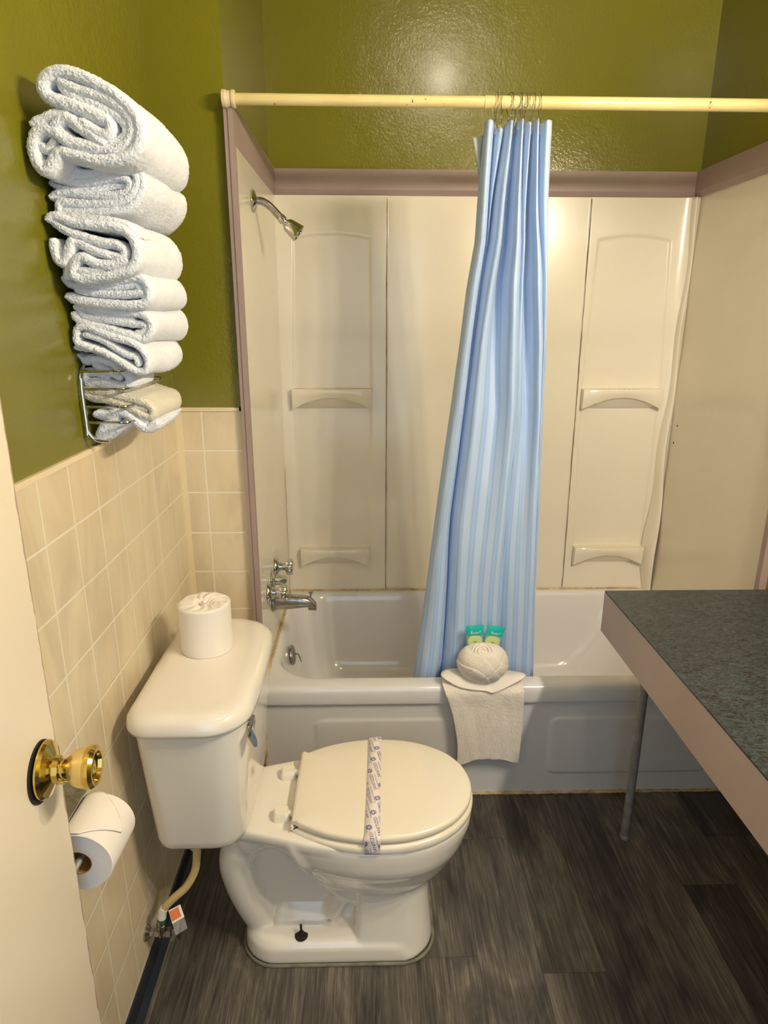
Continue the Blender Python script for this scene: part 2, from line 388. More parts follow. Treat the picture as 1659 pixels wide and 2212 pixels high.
b = B(); b.grid(lambda u, v: (XA+(XB-XA)*u, -prot(XA+(XB-XA)*u, ZB+(ZTp-ZB)*v), ZB+(ZTp-ZB)*v), nx, nz)
b.make('back_panel', M['surround'], sur, sh=0)
def side(x, inward, name):
    b = B()
    def fn(u, v):
        y = -0.748+0.742*u; z = ZB+(ZTp-ZB)*v
        return (x+inward*(0.0008*noise.noise(Vector((y*3, z*2, x*5)))), y, z)
    b.grid(fn, 60, 60); b.loft([[(x-inward*0.015, -0.748, z), (x+inward*0.002, -0.748, z)] for z in (ZB, ZTp)], False, False, closed=False)
    b.make('side_panel', M['surround'], sur, sh=0)
side(0.015, 1, 'l'); side(1.528, -1, 'r')
# warped edge of the right column where the sheets meet
b = B()
def warp(u, v):
    z = ZB+(T0-ZB)*v
    bow = 0.010+0.028*math.exp(-((z-0.62)/0.22)**2)+0.012*math.exp(-((z-1.05)/0.25)**2)
    x = 1.522-bow*(1-u)-0.004*math.sin(z*14)
    y = -0.030-0.030*sm(0.3, 0, abs(u-0.5))*0.6-(1-u)*0.0
    y = -0.018-0.040*math.sin(PI*u*0.5)*(0.7+0.6*math.exp(-((z-0.62)/0.25)**2))
    return (x, y, z)
b.grid(warp, 10, 120); o = b.make('warped_edge', M['surround'], sur, sh=0)
md = o.modifiers.new('s', 'SOLIDIFY'); md.thickness = 0.0025
# caulk lines
def caulk(name, pts, r, mat, par, jit=0.0006):
    P = spline(pts, n=10); b = B(); b.tube([p+Vector((random.uniform(-jit, jit), 0, random.uniform(-jit, jit))) for p in P], [r*random.uniform(0.6, 1.3) for _ in P], 6)
    return b.make(name, mat, par, sh=0)
caulk('seam_caulk', [(0.416, -0.0172, z) for z in (0.40, 0.7, 1.0, 1.3, 1.6, 1.92)], 0.0016, M['caulk_and_shade_brown'], sur)
caulk('seam_caulk', [(seamR(z)-0.003, -0.0172, z) for z in (0.40, 0.7, 1.0, 1.3, 1.6, 1.92)], 0.0016, M['caulk_and_shade_brown'], sur)
caulk('corner_caulk', [(0.020, -0.030, z) for z in (0.40, 0.6, 0.8, 0.95)], 0.0030, M['white_caulk'], sur)
def shelf(cx, w, z0):
    b = B(); rings = []; N = 40; D = 0.052
    for i in range(N+1):
        u = -1+2*i/N; x = cx+w*u; e = 1-abs(u)**7
        d = D*(0.92-0.10*u*u)*(0.80+0.20*e)+0.014
        arch = (1-u*u)
        zb = -0.080+0.046*arch
        rid = 0.0022*math.sin(u*w*2/0.018*PI)*(1 if abs(u) < 0.42 else 0)
        rings.append([(x, -0.006, z0), (x, -d*0.75, z0-0.003+rid), (x, -d+0.003, z0-0.001+rid*0.6), (x, -d, z0-0.006), (x, -d*0.97, z0+zb*0.55), (x, -d*0.82, z0+zb),
                      (x, -d*0.70, z0+zb-0.001*0), (x, -0.35*d, z0-0.070), (x, -0.008, z0-0.082)])
    b.loft(rings); return b.make('shelf', M['surround'], sur, sh=40)
shelf(0.208, 0.152, 1.252); shelf(0.207, 0.139, 0.606); shelf(1.327, 0.154, 1.252); shelf(1.338, 0.143, 0.607)

for y, z in ((-0.098, 1.118), (-0.085, 1.050)):
    b = B(); b.lathe([(0.004, -0.001), (0.0035, 0.0008), (0.001, 0.0012)], (1.5275, y, z), (-1, 0, 0), 12); b.make('screw_hole', M['dark'], sur)
# ------------------------------------------------------------------ bathtub
tub = empty('bathtub', (0.77, -0.40, 0.0))
tag(tub, 'white enamelled bathtub with embossed front apron filling the shower alcove', 'bathtub')
x0, x1, y0, y1 = 0.002, 1.536, -0.772, -0.002
rings = []
def R_(o, r, z): return rrect(x0+o[0], x1-o[1], y0+o[2], y1-o[3], r, z, 10)
rings.append(R_((0, 0, 0.002, 0), 0.003, 0.352)); rings.append(R_((0, 0, 0, 0), 0.004, 0.358)); rings.append(R_((0, 0, 0, 0), 0.004, 0.396))
rings.append(R_((0.001, 0.001, 0.006, 0.001), 0.006, 0.407)); rings.append(R_((0.003, 0.003, 0.016, 0.003), 0.01, 0.412))
# basin: (left inset, right inset, front inset, back inset), corner r, z
for o, r, z in (((0.026, 0.05, 0.060, 0.034), 0.15, 0.411), ((0.034, 0.058, 0.068, 0.042), 0.15, 0.407), ((0.042, 0.068, 0.076, 0.050), 0.15, 0.396), ((0.048, 0.085, 0.082, 0.056), 0.15, 0.370),
                ((0.058, 0.13, 0.090, 0.064), 0.15, 0.300), ((0.075, 0.19, 0.100, 0.078), 0.15, 0.18), ((0.10, 0.26, 0.125, 0.10), 0.14, 0.10), ((0.15, 0.33, 0.17, 0.15), 0.12, 0.068), ((0.24, 0.42, 0.24, 0.22), 0.10, 0.060)):
    rings.append(R_(o, r, z))
b = B(); b.loft(rings, False, True)
o = b.make('basin', M['tub'], tub, sh=0)
md = o.modifiers.new('sub', 'SUBSURF'); md.levels = 1; md.render_levels = 1
# apron with embossed panels
def emb(x, z, a, c, zb, zt, rr=0.03):
    dx = max(abs(x-(a+c)/2)-((c-a)/2-rr), 0); dz = max(abs(z-(zb+zt)/2)-((zt-zb)/2-rr), 0)
    return rr-math.hypot(dx, dz)
def apy(x, z):
    y = -0.757
    for a, c in ((0.17, 0.80), (0.925, 1.46)):
        d = emb(x, z, a, c, 0.077, 0.290)
        if a < 0.5: y += -0.0035*sm(-0.006, 0.010, d)*sm(0.15, 0.29, z)
        else: y += -0.0045*sm(-0.004, 0.008, d)
    return y
b = B(); b.grid(lambda u, v: (x0+0.002+(x1-x0-0.004)*u, apy(x0+(x1-x0)*u, 0.353*v+0.001), 0.353*v+0.001), 320, 110)
b.make('apron', M['tub'], tub, sh=0)
caulk('rim_shadow_gap', [(x, -0.760, 0.3525) for x in (0.01, 0.4, 0.8, 1.2, 1.53)], 0.0022, M['caulk_and_shade_brown'], tub, 0.0002)  # brown bead stands in for the shade below the rim lip
caulk('floor_caulk', [(x, -0.761, 0.003) for x in [0.01+0.08*i for i in range(20)]], 0.0055, M['caulk'], tub, 0.0012)
caulk('corner_caulk', [(0.012, -0.760, z) for z in (0.01, 0.1, 0.2, 0.3, 0.35)], 0.006, M['caulk'], tub)
caulk('wall_caulk', [(0.012+1.51*u, -0.020, 0.4125) for u in [i/24 for i in range(25)]], 0.0045, M['caulk'], tub, 0.001)
caulk('wall_caulk', [(0.018, -0.03-0.70*u, 0.4125) for u in [i/16 for i in range(17)]], 0.0050, M['caulk'], tub, 0.0012)
# overflow plate
b = B(); ox = Vector((0.064, -0.405, 0.325)); ax = Vector((1, 0, 0.12))
b.lathe([(0.0, 0.010), (0.020, 0.010), (0.032, 0.007), (0.037, 0.003), (0.038, -0.003), (0.0, -0.004)][::-1], ox, ax, 40)
ovp = empty('overflow_plate', (0, 0, 0)); bpy.data.objects.remove(ovp)
op = b.make('overflow_plate', M['oldchrome'], tub)
b = B(); b.tube([ox+ax*0.010+Vector((0, 0.0, 0.004)), ox+Vector((0.020, 0, 0.004)), ox+Vector((0.024, -0.002, 0.0)), ox+Vector((0.032, -0.004, -0.026))], [0.003, 0.003, 0.0028, 0.0022], 10)
b.make('trip_lever', M['oldchrome'], op)
# ------------------------------------------------------------------ faucet set
XS = 0.0165
fa = empty('tub_faucet', (XS, -0.48, 0.60))
tag(fa, 'chrome tub filler with two ribbed knobs, centre diverter and spout on the left shower panel', 'faucet')
def knob(y, z, s=1.0):
    h = B(); h.lathe([(0.034, 0), (0.034, 0.003), (0.030, 0.009), (0.019, 0.012), (0.019, 0.014)], (XS, y, z), (1, 0, 0), 36)
    e = h.make('escutcheon', M['chrome'], fa)
    h = B(); h.lathe([(0.015, 0.012), (0.0145, 0.020), (0.013, 0.028), (0.016, 0.040)], (XS, y, z), (1, 0, 0), 24)
    rings = []
    for r, t in ((0.016, 0.036), (0.026, 0.038), (0.0275, 0.042), (0.0275, 0.056), (0.025, 0.060), (0.012, 0.061), (0.001, 0.0605)):
        ring = []
        for k in range(64):
            a = 2*PI*k/64; rr = r*(1+0.05*math.cos(a*9)*(1 if r > 0.02 else 0)); ring.append((XS+t, y+rr*math.cos(a), z+rr*math.sin(a)))
        rings.append(ring)
    h.loft(rings); h.make('knob_handle', M['chrome'], fa)
knob(-0.395, 0.668); knob(-0.575, 0.648)
h = B(); h.lathe([(0.030, 0), (0.030, 0.003), (0.024, 0.010), (0.0165, 0.012), (0.0165, 0.040), (0.015, 0.042), (0.012, 0.046), (0.008, 0.050), (0.001, 0.051)], (XS, -0.485, 0.655), (1, 0, 0), 30); h.make('diverter_stem', M['chrome'], fa)
sp = B(); rings = []
for t, hw, zt, zb in ((0.0, 0.024, 0.030, -0.027), (0.03, 0.023, 0.028, -0.026), (0.07, 0.022, 0.025, -0.023), (0.10, 0.021, 0.022, -0.020), (0.118, 0.020, 0.019, -0.018), (0.121, 0.020, 0.018, -0.030), (0.134, 0.018, 0.010, -0.031), (0.146, 0.015, -0.006, -0.032), (0.1475, 0.010, -0.012, -0.031)):
    ring = []
    for k in range(24):
        a = 2*PI*k/24; cy = hw*math.copysign(abs(math.cos(a))**0.8, math.cos(a)); zc = (zt+zb)/2+(zt-zb)/2*math.copysign(abs(math.sin(a))**0.7, math.sin(a)); ring.append((XS+t, -0.480+cy, 0.572+zc))
    rings.append(ring)
sp.loft(rings); sp.lathe([(0.034, 0), (0.034, 0.004), (0.027, 0.009)], (XS, -0.480, 0.572), (1, 0, 0), 30); so = sp.make('spout', M['oldchrome'], fa)
h = B(); h.lathe([(0.003, 0), (0.003, 0.012), (0.008, 0.014), (0.0085, 0.018), (0.006, 0.020), (0.001, 0.020)], (XS+0.128, -0.480, 0.590), (0.05, 0, 1), 18); h.make('diverter_pull', M['oldchrome'], so)
# shower arm
sh = empty('shower_fixture', (XS, -0.49, 1.84)); tag(sh, 'chrome shower head on a bent arm high on the left shower panel', 'shower head')
h = B(); h.lathe([(0.030, 0), (0.031, 0.003), (0.024, 0.008), (0.012, 0.011), (0.011, 0.012)], (XS, -0.49, 1.833), (1, 0, 0), 36); h.make('flange', M['chrome'], sh)
arm = spline([(XS, -0.49, 1.833), (XS+0.020, -0.489, 1.834), (XS+0.038, -0.488, 1.827), (XS+0.055, -0.487, 1.813), (XS+0.070, -0.486, 1.797), (XS+0.082, -0.485, 1.785)], n=6)
h = B(); h.tube(arm, 0.0105, 20); h.make('arm', M['oldchrome'], sh)
d = Vector((0.66, 0.02, -0.66)).normalized(); p = Vector((XS+0.076, -0.485, 1.791))
h = B(); h.lathe([(0.0115, 0.0), (0.0125, 0.002), (0.0125, 0.014), (0.0095, 0.016), (0.0095, 0.019), (0.012, 0.020), (0.012, 0.023), (0.0125, 0.024)], p, d, 24); h.make('collar', M['chrome'], sh)
p2 = p+d*0.022; d2 = Vector((0.78, 0.0, -0.60)).normalized(); u = d2.cross(Vector((0, 1, 0))).normalized(); w = Vector((0, 1, 0))
h = B(); rings = []
for t, r in ((0, 0.012), (0.004, 0.017), (0.010, 0.0195), (0.045, 0.0255), (0.047, 0.0255), (0.047, 0.023), (0.044, 0.022), (0.044, 0.001)):
    ring = []
    for k in range(48):
        a = 2*PI*k/48; q = a % (PI/3); rr = r*(math.cos(PI/6)/math.cos(q-PI/6)*0.6+0.4) if 0.003 < t and r > 0.015 else r
        ring.append(p2+d2*t+(u*math.cos(a)+w*math.sin(a))*rr)
    rings.append(ring)
h.loft(rings); h.make('spray_head', M['chrome'], sh, sh=25)

# ------------------------------------------------------------------ shower rod, hooks, curtain
YR = -0.772; ZR = 2.012
rd = empty('shower_rod', (0.0, YR, ZR)); tag(rd, 'yellowed enamel shower curtain rod with chipped paint spanning the alcove', 'shower rod')
h = B(); h.tube([(0.02, YR, ZR), (0.30, YR, ZR-0.0005), (0.64, YR, ZR-0.001)], 0.0128, 32); h.make('inner_tube', M['rod'], rd)
h = B(); h.tube([(0.628, YR, ZR-0.001), (1.0, YR, ZR-0.0015), (1.595, YR, ZR-0.002)], 0.0142, 32); h.make('outer_tube', M['rod'], rd)
h = B(); h.lathe([(0.0195, 0.0), (0.0195, 0.008), (0.018, 0.010), (0.0175, 0.020), (0.0195, 0.0225), (0.0195, 0.0285), (0.0175, 0.030), (0.013, 0.030)], (0.0015, YR, ZR), (1, 0, 0), 36); h.make('end_cup', M['rodcap'], rd)
hx = [(0.657, 0.02, 0.10), (0.672, -0.3, 0.35), (0.690, 0.25, -0.2), (0.698, -0.15, 0.05), (0.711, 0.2, 0.25), (0.718, -0.1, -0.1), (0.726, 0.1, 0.1), (0.738, -0.2, -0.25), (0.745, 0.12, 0.1), (0.762, -0.05, -0.35)]
HK = ['thin chrome curtain hook, leftmost of the ten on the rod']+['thin chrome curtain hook, %s from the left of the ten on the rod' % w for w in ('second', 'third', 'fourth', 'fifth', 'sixth', 'seventh', 'eighth', 'ninth')]+['thin chrome curtain hook, rightmost of the ten on the rod']
first = None
for i, (x, tw, ln) in enumerate(hx):
    r0 = empty('curtain_hook', (x, YR, ZR)) if first is None else first.copy()
    if first is None:
        pts = [(0, -0.0035, -0.071), (0, -0.012, -0.060), (0, -0.0115, -0.046), (0, -0.006, -0.030), (0, -0.015, -0.018), (0, -0.0195, 0.0), (0, -0.014, 0.014), (0, 0.0, 0.0195), (0, 0.014, 0.014), (0, 0.0195, 0.0), (0, 0.015, -0.018), (0, 0.006, -0.030), (0, 0.0115, -0.046), (0, 0.011, -0.062), (0, 0.003, -0.069)]
        h = B(); h.tube([Vector(q)+Vector((x, YR, ZR)) for q in spline(pts, n=5)], 0.0011, 8)
        h.make('wire', M['chrome'], r0); first = r0
    else:
        COL.objects.link(r0); r0.location = (x, YR, ZR)
        for ch in first.children:
            c = ch.copy(); COL.objects.link(c); c.parent = r0
    r0.rotation_euler = (0, ln*0.20, tw)
    tag(r0, HK[i], 'curtain hook', 'curtain hooks on the shower rod')

LT = [(0.25, 0.478), (0.42, 0.498), (0.61, 0.517), (0.84, 0.535), (1.05, 0.556), (1.25, 0.576), (1.437, 0.594), (1.59, 0.607), (1.70, 0.622), (1.83, 0.625), (1.97, 0.631)]
RT = [(0.25, 0.902), (0.43, 0.888), (0.69, 0.870), (1.05, 0.850), (1.25, 0.839), (1.425, 0.831), (1.66, 0.815), (1.81, 0.803), (1.975, 0.794)]
cur = empty('shower_curtain', (0.71, YR, 1.95)); tag(cur, 'light blue striped fabric shower curtain bunched on the rod and hanging inside the bathtub', 'curtain')
tops = [(0, 1.970), (2, 1.969), (2.3, 1.955), (3.8, 1.953), (4.1, 1.967), (6, 1.971), (8, 1.972), (9, 1.965), (10, 1.970), (11, 1.973), (12, 1.967), (13, 1.970), (14, 1.971)]
ZL = [1.955, 1.772, 1.606, 1.440, 1.262, 0.955, 0.700, 0.420]   # heights at which the folds are laid out
FX = [[580, 615, 660, 700, 738, 775, 818, 850, 885, 918, 945, 972, 997, 1045, 1088],
      [525, 570, 615, 630, 648, 700, 765, 825, 860, 885, 925, 965, 1000, 1035, 1075],
      [465, 510, 560, 566, 574, 630, 712, 800, 850, 867, 915, 980, 1025, 1045, 1065],
      [405, 450, 500, 505, 511, 560, 690, 795, 830, 855, 920, 990, 1030, 1041, 1052],
      [345, 400, 455, 460, 466, 520, 690, 795, 830, 855, 930, 1000, 1025, 1036, 1045],
      [240, 300, 365, 370, 376, 440, 620, 740, 790, 800, 900, 980, 1015, 1026, 1036],
      [150, 230, 325, 329, 335, 400, 560, 690, 755, 762, 880, 970, 1005, 1018, 1030],
      [75, 180, 290, 295, 301, 390, 540, 660, 740, 748, 870, 960, 1000, 1014, 1027]]
FD = [[-4, 14, -18, 8, -18, 14, -20, 14, -14, 12, -18, 12, -12, 12, 2],
      [-8, 18, -20, -6, -26, 18, -34, 18, 0, 10, -32, 12, -6, 8, -4],
      [-10, 18, -22, -24, -24, 20, -36, 20, 2, 8, -32, 14, 0, 6, -6],
      [-10, 16, -24, -26, -22, 18, -28, 16, 4, 8, -26, 12, 0, 5, -8],
      [-12, 15, -24, -28, -20, 16, -20, 12, 4, 8, -18, 10, 2, 5, -8],
      [-12, 14, -24, -28, -18, 13, -4, 6, -6, -2, -6, 8, 2, 4, -8],
      [-12, 13, -24, -30, -18, 11, 0, 5, -14, -14, 2, 7, 2, 3, -10],
      [-14, 12, -24, -30, -18, 10, 2, 6, -14, -14, 3, 6, 2, 2, -12]]
CC = [0, 1.2, 2.5, 3.0, 3.4, 4.4, 6.0, 7.5, 8.5, 9.0, 10.4, 11.5, 12.1, 12.5, 13.0]
def level(z):
    if z >= ZL[0]: return 0, 0.0
    for i in range(len(ZL)-1):
        if z >= ZL[i+1]: return i, (ZL[i]-z)/(ZL[i]-ZL[i+1])
    return len(ZL)-2, 1.0
def curt(c, v):
    """c = fold-node coordinate 0..14"""
    zt = interp(tops, c); z = 0.25+(zt-0.25)*v
    i, t = level(z); t = t*t*(3-2*t)*0.3+t*0.7
    k = min(int(c), 13); w = c-k
    fx = [FX[i][q]+(FX[i+1][q]-FX[i][q])*t for q in (0, k, k+1, 14)]; d0, d1 = [FD[i][q]+(FD[i+1][q]-FD[i][q])*t for q in (k, k+1)]
    ft = (fx[1]+(fx[2]-fx[1])*w-fx[0])/(fx[3]-fx[0])
    # rounded towards the ridge, sharp in the valley
    if d1 > d0: s_ = math.sin(PI/2*w)**0.8 if k not in (6, 10) else w*w*(3-2*w)
    else: s_ = 1-max(0.0, math.cos(PI/2*w))**0.8 if k not in (5, 9) else w*w*(3-2*w)
    d = (d0+(d1-d0)*s_)*0.0013
    L = interp(LT, z); Rr = interp(RT, z)
    lo = 1-sm(1.3, 1.8, z)
    fine = 0.0022*noise.noise(Vector((c*0.9, z*2.5, 3)))+0.0022*lo*noise.noise(Vector((c*0.7, z*7, 8)))+0.0015*noise.noise(Vector((c*2.0, z*9, 5)))
    y = interp([(0.25, -0.63), (0.42, -0.655), (0.8, -0.69), (1.5, -0.742), (1.975, YR-0.001)], z)-d+fine
    x = L+(Rr-L)*ft+0.002*noise.noise(Vector((c*0.8, z*3, 1)))
    if z < 0.5: y = max(y, -0.688)
    if z > zt-0.036: y -= 0.0016
    return (x, y, z)
nu, nv = 364, 170
vv = [curt(14*i/nu, j/nv) for j in range(nv+1) for i in range(nu+1)]
ff = [(j*(nu+1)+i, j*(nu+1)+i+1, (j+1)*(nu+1)+i+1, (j+1)*(nu+1)+i) for j in range(nv) for i in range(nu)]
o = mesh('fabric_panel', vv, ff, M['curtain'], cur, True, [(interp(list(enumerate(CC)), 14*i/nu)/13.0, j/nv) for j in range(nv+1) for i in range(nu+1)])
md = o.modifiers.new('s', 'SOLIDIFY'); md.thickness = 0.0008
# folded-back side edge showing the lining at the top left
def flap(u, v):
    z = 1.80+(1.948-0.010*(1-u)-1.80)*v
    xl = interp([(1.80, 0.634), (1.85, 0.625), (1.945, 0.604)], z)
    return (xl+(0.648-xl)*u, -0.752-0.006*u+0.003*math.sin(u*6+z*22), z)
b = B(); b.grid(flap, 14, 40); o = b.make('turned_edge', M['curtainback'], cur, sh=0)
md = o.modifiers.new('s', 'SOLIDIFY'); md.thickness = 0.0008

# ------------------------------------------------------------------ toilet
YT = -1.210
toi = empty('toilet', (0.2, YT, 0.0)); tag(toi, 'white two-piece toilet with closed ivory lid standing beside the bathtub', 'toilet')
def egg(tab, x0_, x1_, z, n=64, off=0.0, power=1.0):
    """closed outline symmetric about YT; tab = (x, halfwidth)"""
    P = [Vector((x, YT-h, z)) for x, h in tab]+[Vector((x, YT+h, z)) for x, h in reversed(tab) if h > 1e-6]
    P = spline(P, n=6, closed=True)
    if off:
        c = Vector(((x0_+x1_)/2, YT, z)); out = []
        N = len(P)
        for i, p in enumerate(P):
            t = (P[(i+1) % N]-P[i-1]); nn = Vector((t.y, -t.x, 0)).normalized()
            if nn.dot(p-c) < 0: nn = -nn
            out.append(p+nn*off)
        P = out
    return P
LID = [(0.166, 0.104), (0.168, 0.114), (0.20, 0.134), (0.25, 0.157), (0.31, 0.172), (0.37, 0.176), (0.43, 0.171), (0.49, 0.152), (0.54, 0.120), (0.572, 0.082), (0.588, 0.045), (0.595, 0.0)]
def plate(name, z0, z1, off, mat, parent, crown=0.0):
    rings = [egg(LID, 0.16, 0.59, z0, off=off-0.005), egg(LID, 0.16, 0.59, z0+0.002, off=off-0.001), egg(LID, 0.16, 0.59, z0+0.006, off=off), egg(LID, 0.16, 0.59, z1-0.006, off=off), egg(LID, 0.16, 0.59, z1-0.002, off=off-0.003), egg(LID, 0.16, 0.59, z1, off=off-0.009)]
    base = rings[-1]; c = Vector((0.38, YT, z1))
    for k in (0.75, 0.5, 0.25, 0.02):
        rings.append([Vector((c.x+(p.x-c.x)*k, c.y+(p.y-c.y)*k, z1+crown*(1-k*k))) for p in base])
    b = B(); b.loft(rings); return b.make(name, mat, parent, sh=40)
plate('lid', 0.400, 0.419, 0.0, M['seatplastic'], toi, 0.003)
plate('seat', 0.374, 0.395, 0.004, M['seatplastic'], toi)
for y in (-0.072, 0.072):
    b = B(); b.loft([rrect(0.118, 0.158, YT+y-0.019, YT+y+0.019, 0.010, 0.384), rrect(0.117, 0.157, YT+y-0.0185, YT+y+0.0185, 0.010, 0.394), rrect(0.122, 0.153, YT+y-0.014, YT+y+0.014, 0.007, 0.405), rrect(0.123, 0.152, YT+y-0.013, YT+y+0.013, 0.007, 0.407)])
    b.tube([(0.150, YT+y, 0.395), (0.175, YT+y, 0.396)], 0.008, 14); b.make('hinge_cap', M['seatplastic'], toi)
# bowl and pedestal, fused by voxel remesh into one glazed casting
b = B()
RIM = [(0.150, 0.120), (0.20, 0.150), (0.27, 0.168), (0.34, 0.176), (0.41, 0.174), (0.48, 0.157), (0.535, 0.125), (0.572, 0.085), (0.590, 0.045), (0.598, 0.0)]
def egz(sx, sy, z, cx=0.37, dx=0.0, floorx=None):
    tab = [(cx+(x-cx)*sx+dx, h*sy) for x, h in RIM]; return egg(tab, 0.15, 0.59, z)
rg = [egz(0.985, 0.985, 0.373), egz(1.0, 1.0, 0.367), egz(1.0, 1.0, 0.345), egz(0.94, 0.985, 0.312, 0.42), egz(0.90, 0.955, 0.294, 0.43), egz(0.85, 0.90, 0.276, 0.43), egz(0.74, 0.80, 0.235, 0.42), egz(0.60, 0.66, 0.195, 0.40), egz(0.46, 0.48, 0.165, 0.39), egz(0.3, 0.3, 0.15, 0.38)]
b.loft(rg)
# front pedestal (flares to the foot)
def ped(z, xa, xb, h, r): return rrect(xa, xb, YT-h, YT+h, [r, 0.02, 0.02, r], z, 8)
b.loft([ped(0.0, 0.30, 0.502, 0.130, 0.085), ped(0.012, 0.30, 0.503, 0.131, 0.085), ped(0.05, 0.305, 0.500, 0.122, 0.08), ped(0.12, 0.31, 0.494, 0.108, 0.075), ped(0.19, 0.31, 0.490, 0.100, 0.075), ped(0.25, 0.31, 0.500, 0.100, 0.075)])
# foot
b.loft([rrect(0.030, 0.49, YT-0.132, YT+0.132, [0.07, 0.085, 0.085, 0.07], 0.0), rrect(0.029, 0.49, YT-0.134, YT+0.134, [0.07, 0.085, 0.085, 0.07], 0.012), rrect(0.032, 0.47, YT-0.130, YT+0.130, [0.07, 0.085, 0.085, 0.07], 0.042), rrect(0.040, 0.44, YT-0.118, YT+0.118, [0.06, 0.08, 0.08, 0.06], 0.056), rrect(0.050, 0.42, YT-0.095, YT+0.095, 0.06, 0.066)])
# web between the trapway bends
b.loft([rrect(0.05, 0.36, YT-0.058, YT+0.058, 0.03, 0.04), rrect(0.03, 0.36, YT-0.050, YT+0.050, 0.03, 0.15), rrect(0.02, 0.36, YT-0.050, YT+0.050, 0.03, 0.30), rrect(0.0, 0.34, YT-0.06, YT+0.06, 0.03, 0.37)])
# trapway relief on both flanks
for s in (-1, 1):
    def P3(L, yy): return [(x, YT+s*yy, z) for x, z in L]
    b.tube(spline(P3([(0.085, 0.335), (0.040, 0.290), (0.020, 0.235), (0.030, 0.17), (0.050, 0.11), (0.075, 0.055), (0.085, 0.02)], 0.040), n=6), [0.044]*8+[0.047]*29, 20)
    b.tube(spline(P3([(0.045, 0.30), (0.085, 0.325), (0.135, 0.320), (0.185, 0.280), (0.235, 0.215), (0.285, 0.165), (0.33, 0.145)], 0.045), n=6), 0.043, 20)
    b.tube(spline(P3([(0.315, 0.155), (0.285, 0.150), (0.265, 0.115), (0.245, 0.075)], 0.055), n=6), 0.026, 16)
    b.loft([[Vector((x, YT+s*y, z)) for x, y in ((0.10, 0.02), (0.24, 0.02), (0.235, 0.085), (0.11, 0.085))] for z in (0.04, 0.078)]+[[Vector((x, YT+s*y, 0.110)) for x, y in ((0.10, 0.02), (0.23, 0.02), (0.222, 0.056), (0.12, 0.056))]])
# deck under the tank
DK = [(-0.035, 0.088), (0.02, 0.106), (0.08, 0.120), (0.14, 0.137), (0.20, 0.155), (0.26, 0.168), (0.30, 0.165)]
def dk(z, off): 
    P = [Vector((x, YT-h-off, z)) for x, h in DK]+[Vector((x, YT+h+off, z)) for x, h in reversed(DK)]; return P
b.loft([dk(0.325, -0.035), dk(0.350, -0.008), dk(0.360, 0.0), dk(0.378, 0.0), dk(0.384, -0.004)])
o = mesh('bowl', b.v, b.f, M['porcelain'], toi)
rm = o.modifiers.new('remesh', 'REMESH'); rm.mode = 'VOXEL'; rm.voxel_size = 0.0045; rm.use_smooth_shade = True
sm_ = o.modifiers.new('smooth', 'SMOOTH'); sm_.factor = 0.5; sm_.iterations = 9
caulkpts = rrect(0.028, 0.505, YT-0.137, YT+0.137, [0.085, 0.085, 0.085, 0.085], 0.003, 12)
b = B(); b.tube(caulkpts, 0.0042, 8, closed=True); b.make('base_caulk', plain('dingy_grey_caulk', (120, 118, 98), 0.7, var=0.3, nscale=30), toi)
# tank
def tk(xa, xb, h, z, r1=0.055, r0=0.035, bul=0.012):
    R = rrect(xa, xb, YT+0.012-h, YT+0.012+h, [r1, r0, r0, r1], z, 8)
    out = []
    for p in R:
        k = sm(xa, xb, p.x); q = (p.y-YT-0.012)/h; out.append(Vector((p.x+bul*(1-q*q)*k, p.y, p.z)))
    # bulged front needs extra points
    return out
def densify(R, n=3):
    out = []
    for i, p in enumerate(R):
        q = R[(i+1) % len(R)]
        if i % 9 == 8:
            for k in range(10): out.append(p.lerp(q, k/10))
        else: out.append(p)
    return out
def tkd(xa, xb, h, z, r1=0.055, r0=0.035, bul=0.012):
    R = densify(rrect(xa, xb, YT+0.012-h, YT+0.012+h, [r1, r0, r0, r1], z, 8)); out = []
    for p in R:
        k = sm(xa, xb, p.x); q = (p.y-YT-0.012)/h; out.append(Vector((p.x+bul*(1-q*q)*k, p.y, p.z)))
    return out
b = B(); b.loft([tkd(-0.105, 0.030, 0.165, 0.3865), tkd(-0.118, 0.052, 0.181, 0.389), tkd(-0.124, 0.060, 0.187, 0.398), tkd(-0.127, 0.064, 0.190, 0.415), tkd(-0.132, 0.073, 0.203, 0.55), tkd(-0.137, 0.082, 0.217, 0.70), tkd(-0.137, 0.082, 0.217, 0.718)])
b.make('tank', M['porcelain'], toi, sh=0)
def lr(z, o): return tkd(-0.152-o, 0.093+o, 0.238+o, z, 0.085, 0.06, 0.012)
b = B(); b.loft([lr(0.716, -0.010), lr(0.713, -0.004), lr(0.714, 0.0), lr(0.722, 0.001), lr(0.738, -0.002), lr(0.748, -0.010), lr(0.754, -0.022), lr(0.756, -0.040)]+[[Vector((-0.028+(p.x+0.028)*k, YT+0.012+(p.y-YT-0.012)*k, 0.756+0.001*(1-k))) for p in lr(0.756, -0.040)] for k in (0.7, 0.35, 0.02)])
b.make('tank_lid', M['porcelain'], toi, sh=0)
# flush lever
b = B(); b.lathe([(0.014, 0), (0.014, 0.006), (0.010, 0.010), (0.009, 0.014)], (0.082, YT-0.135, 0.690), (1, 0, 0.0), 24)
b.loft([[Vector((0.094+dx, YT+y, 0.690+z+s)) for dx, s in ((0, 0.010), (0.006, 0.009), (0.007+ex, -0.008+ez), (0.001+ex, -0.010+ez))] for y, z, ex, ez in ((-0.125, 0.0, 0, 0), (-0.140, 0.0, 0, 0), (-0.155, -0.004, 0.004, -0.003), (-0.172, -0.010, 0.010, -0.006), (-0.185, -0.012, 0.012, -0.006))])
b.make('flush_lever', M['chrome'], toi, sh=30)
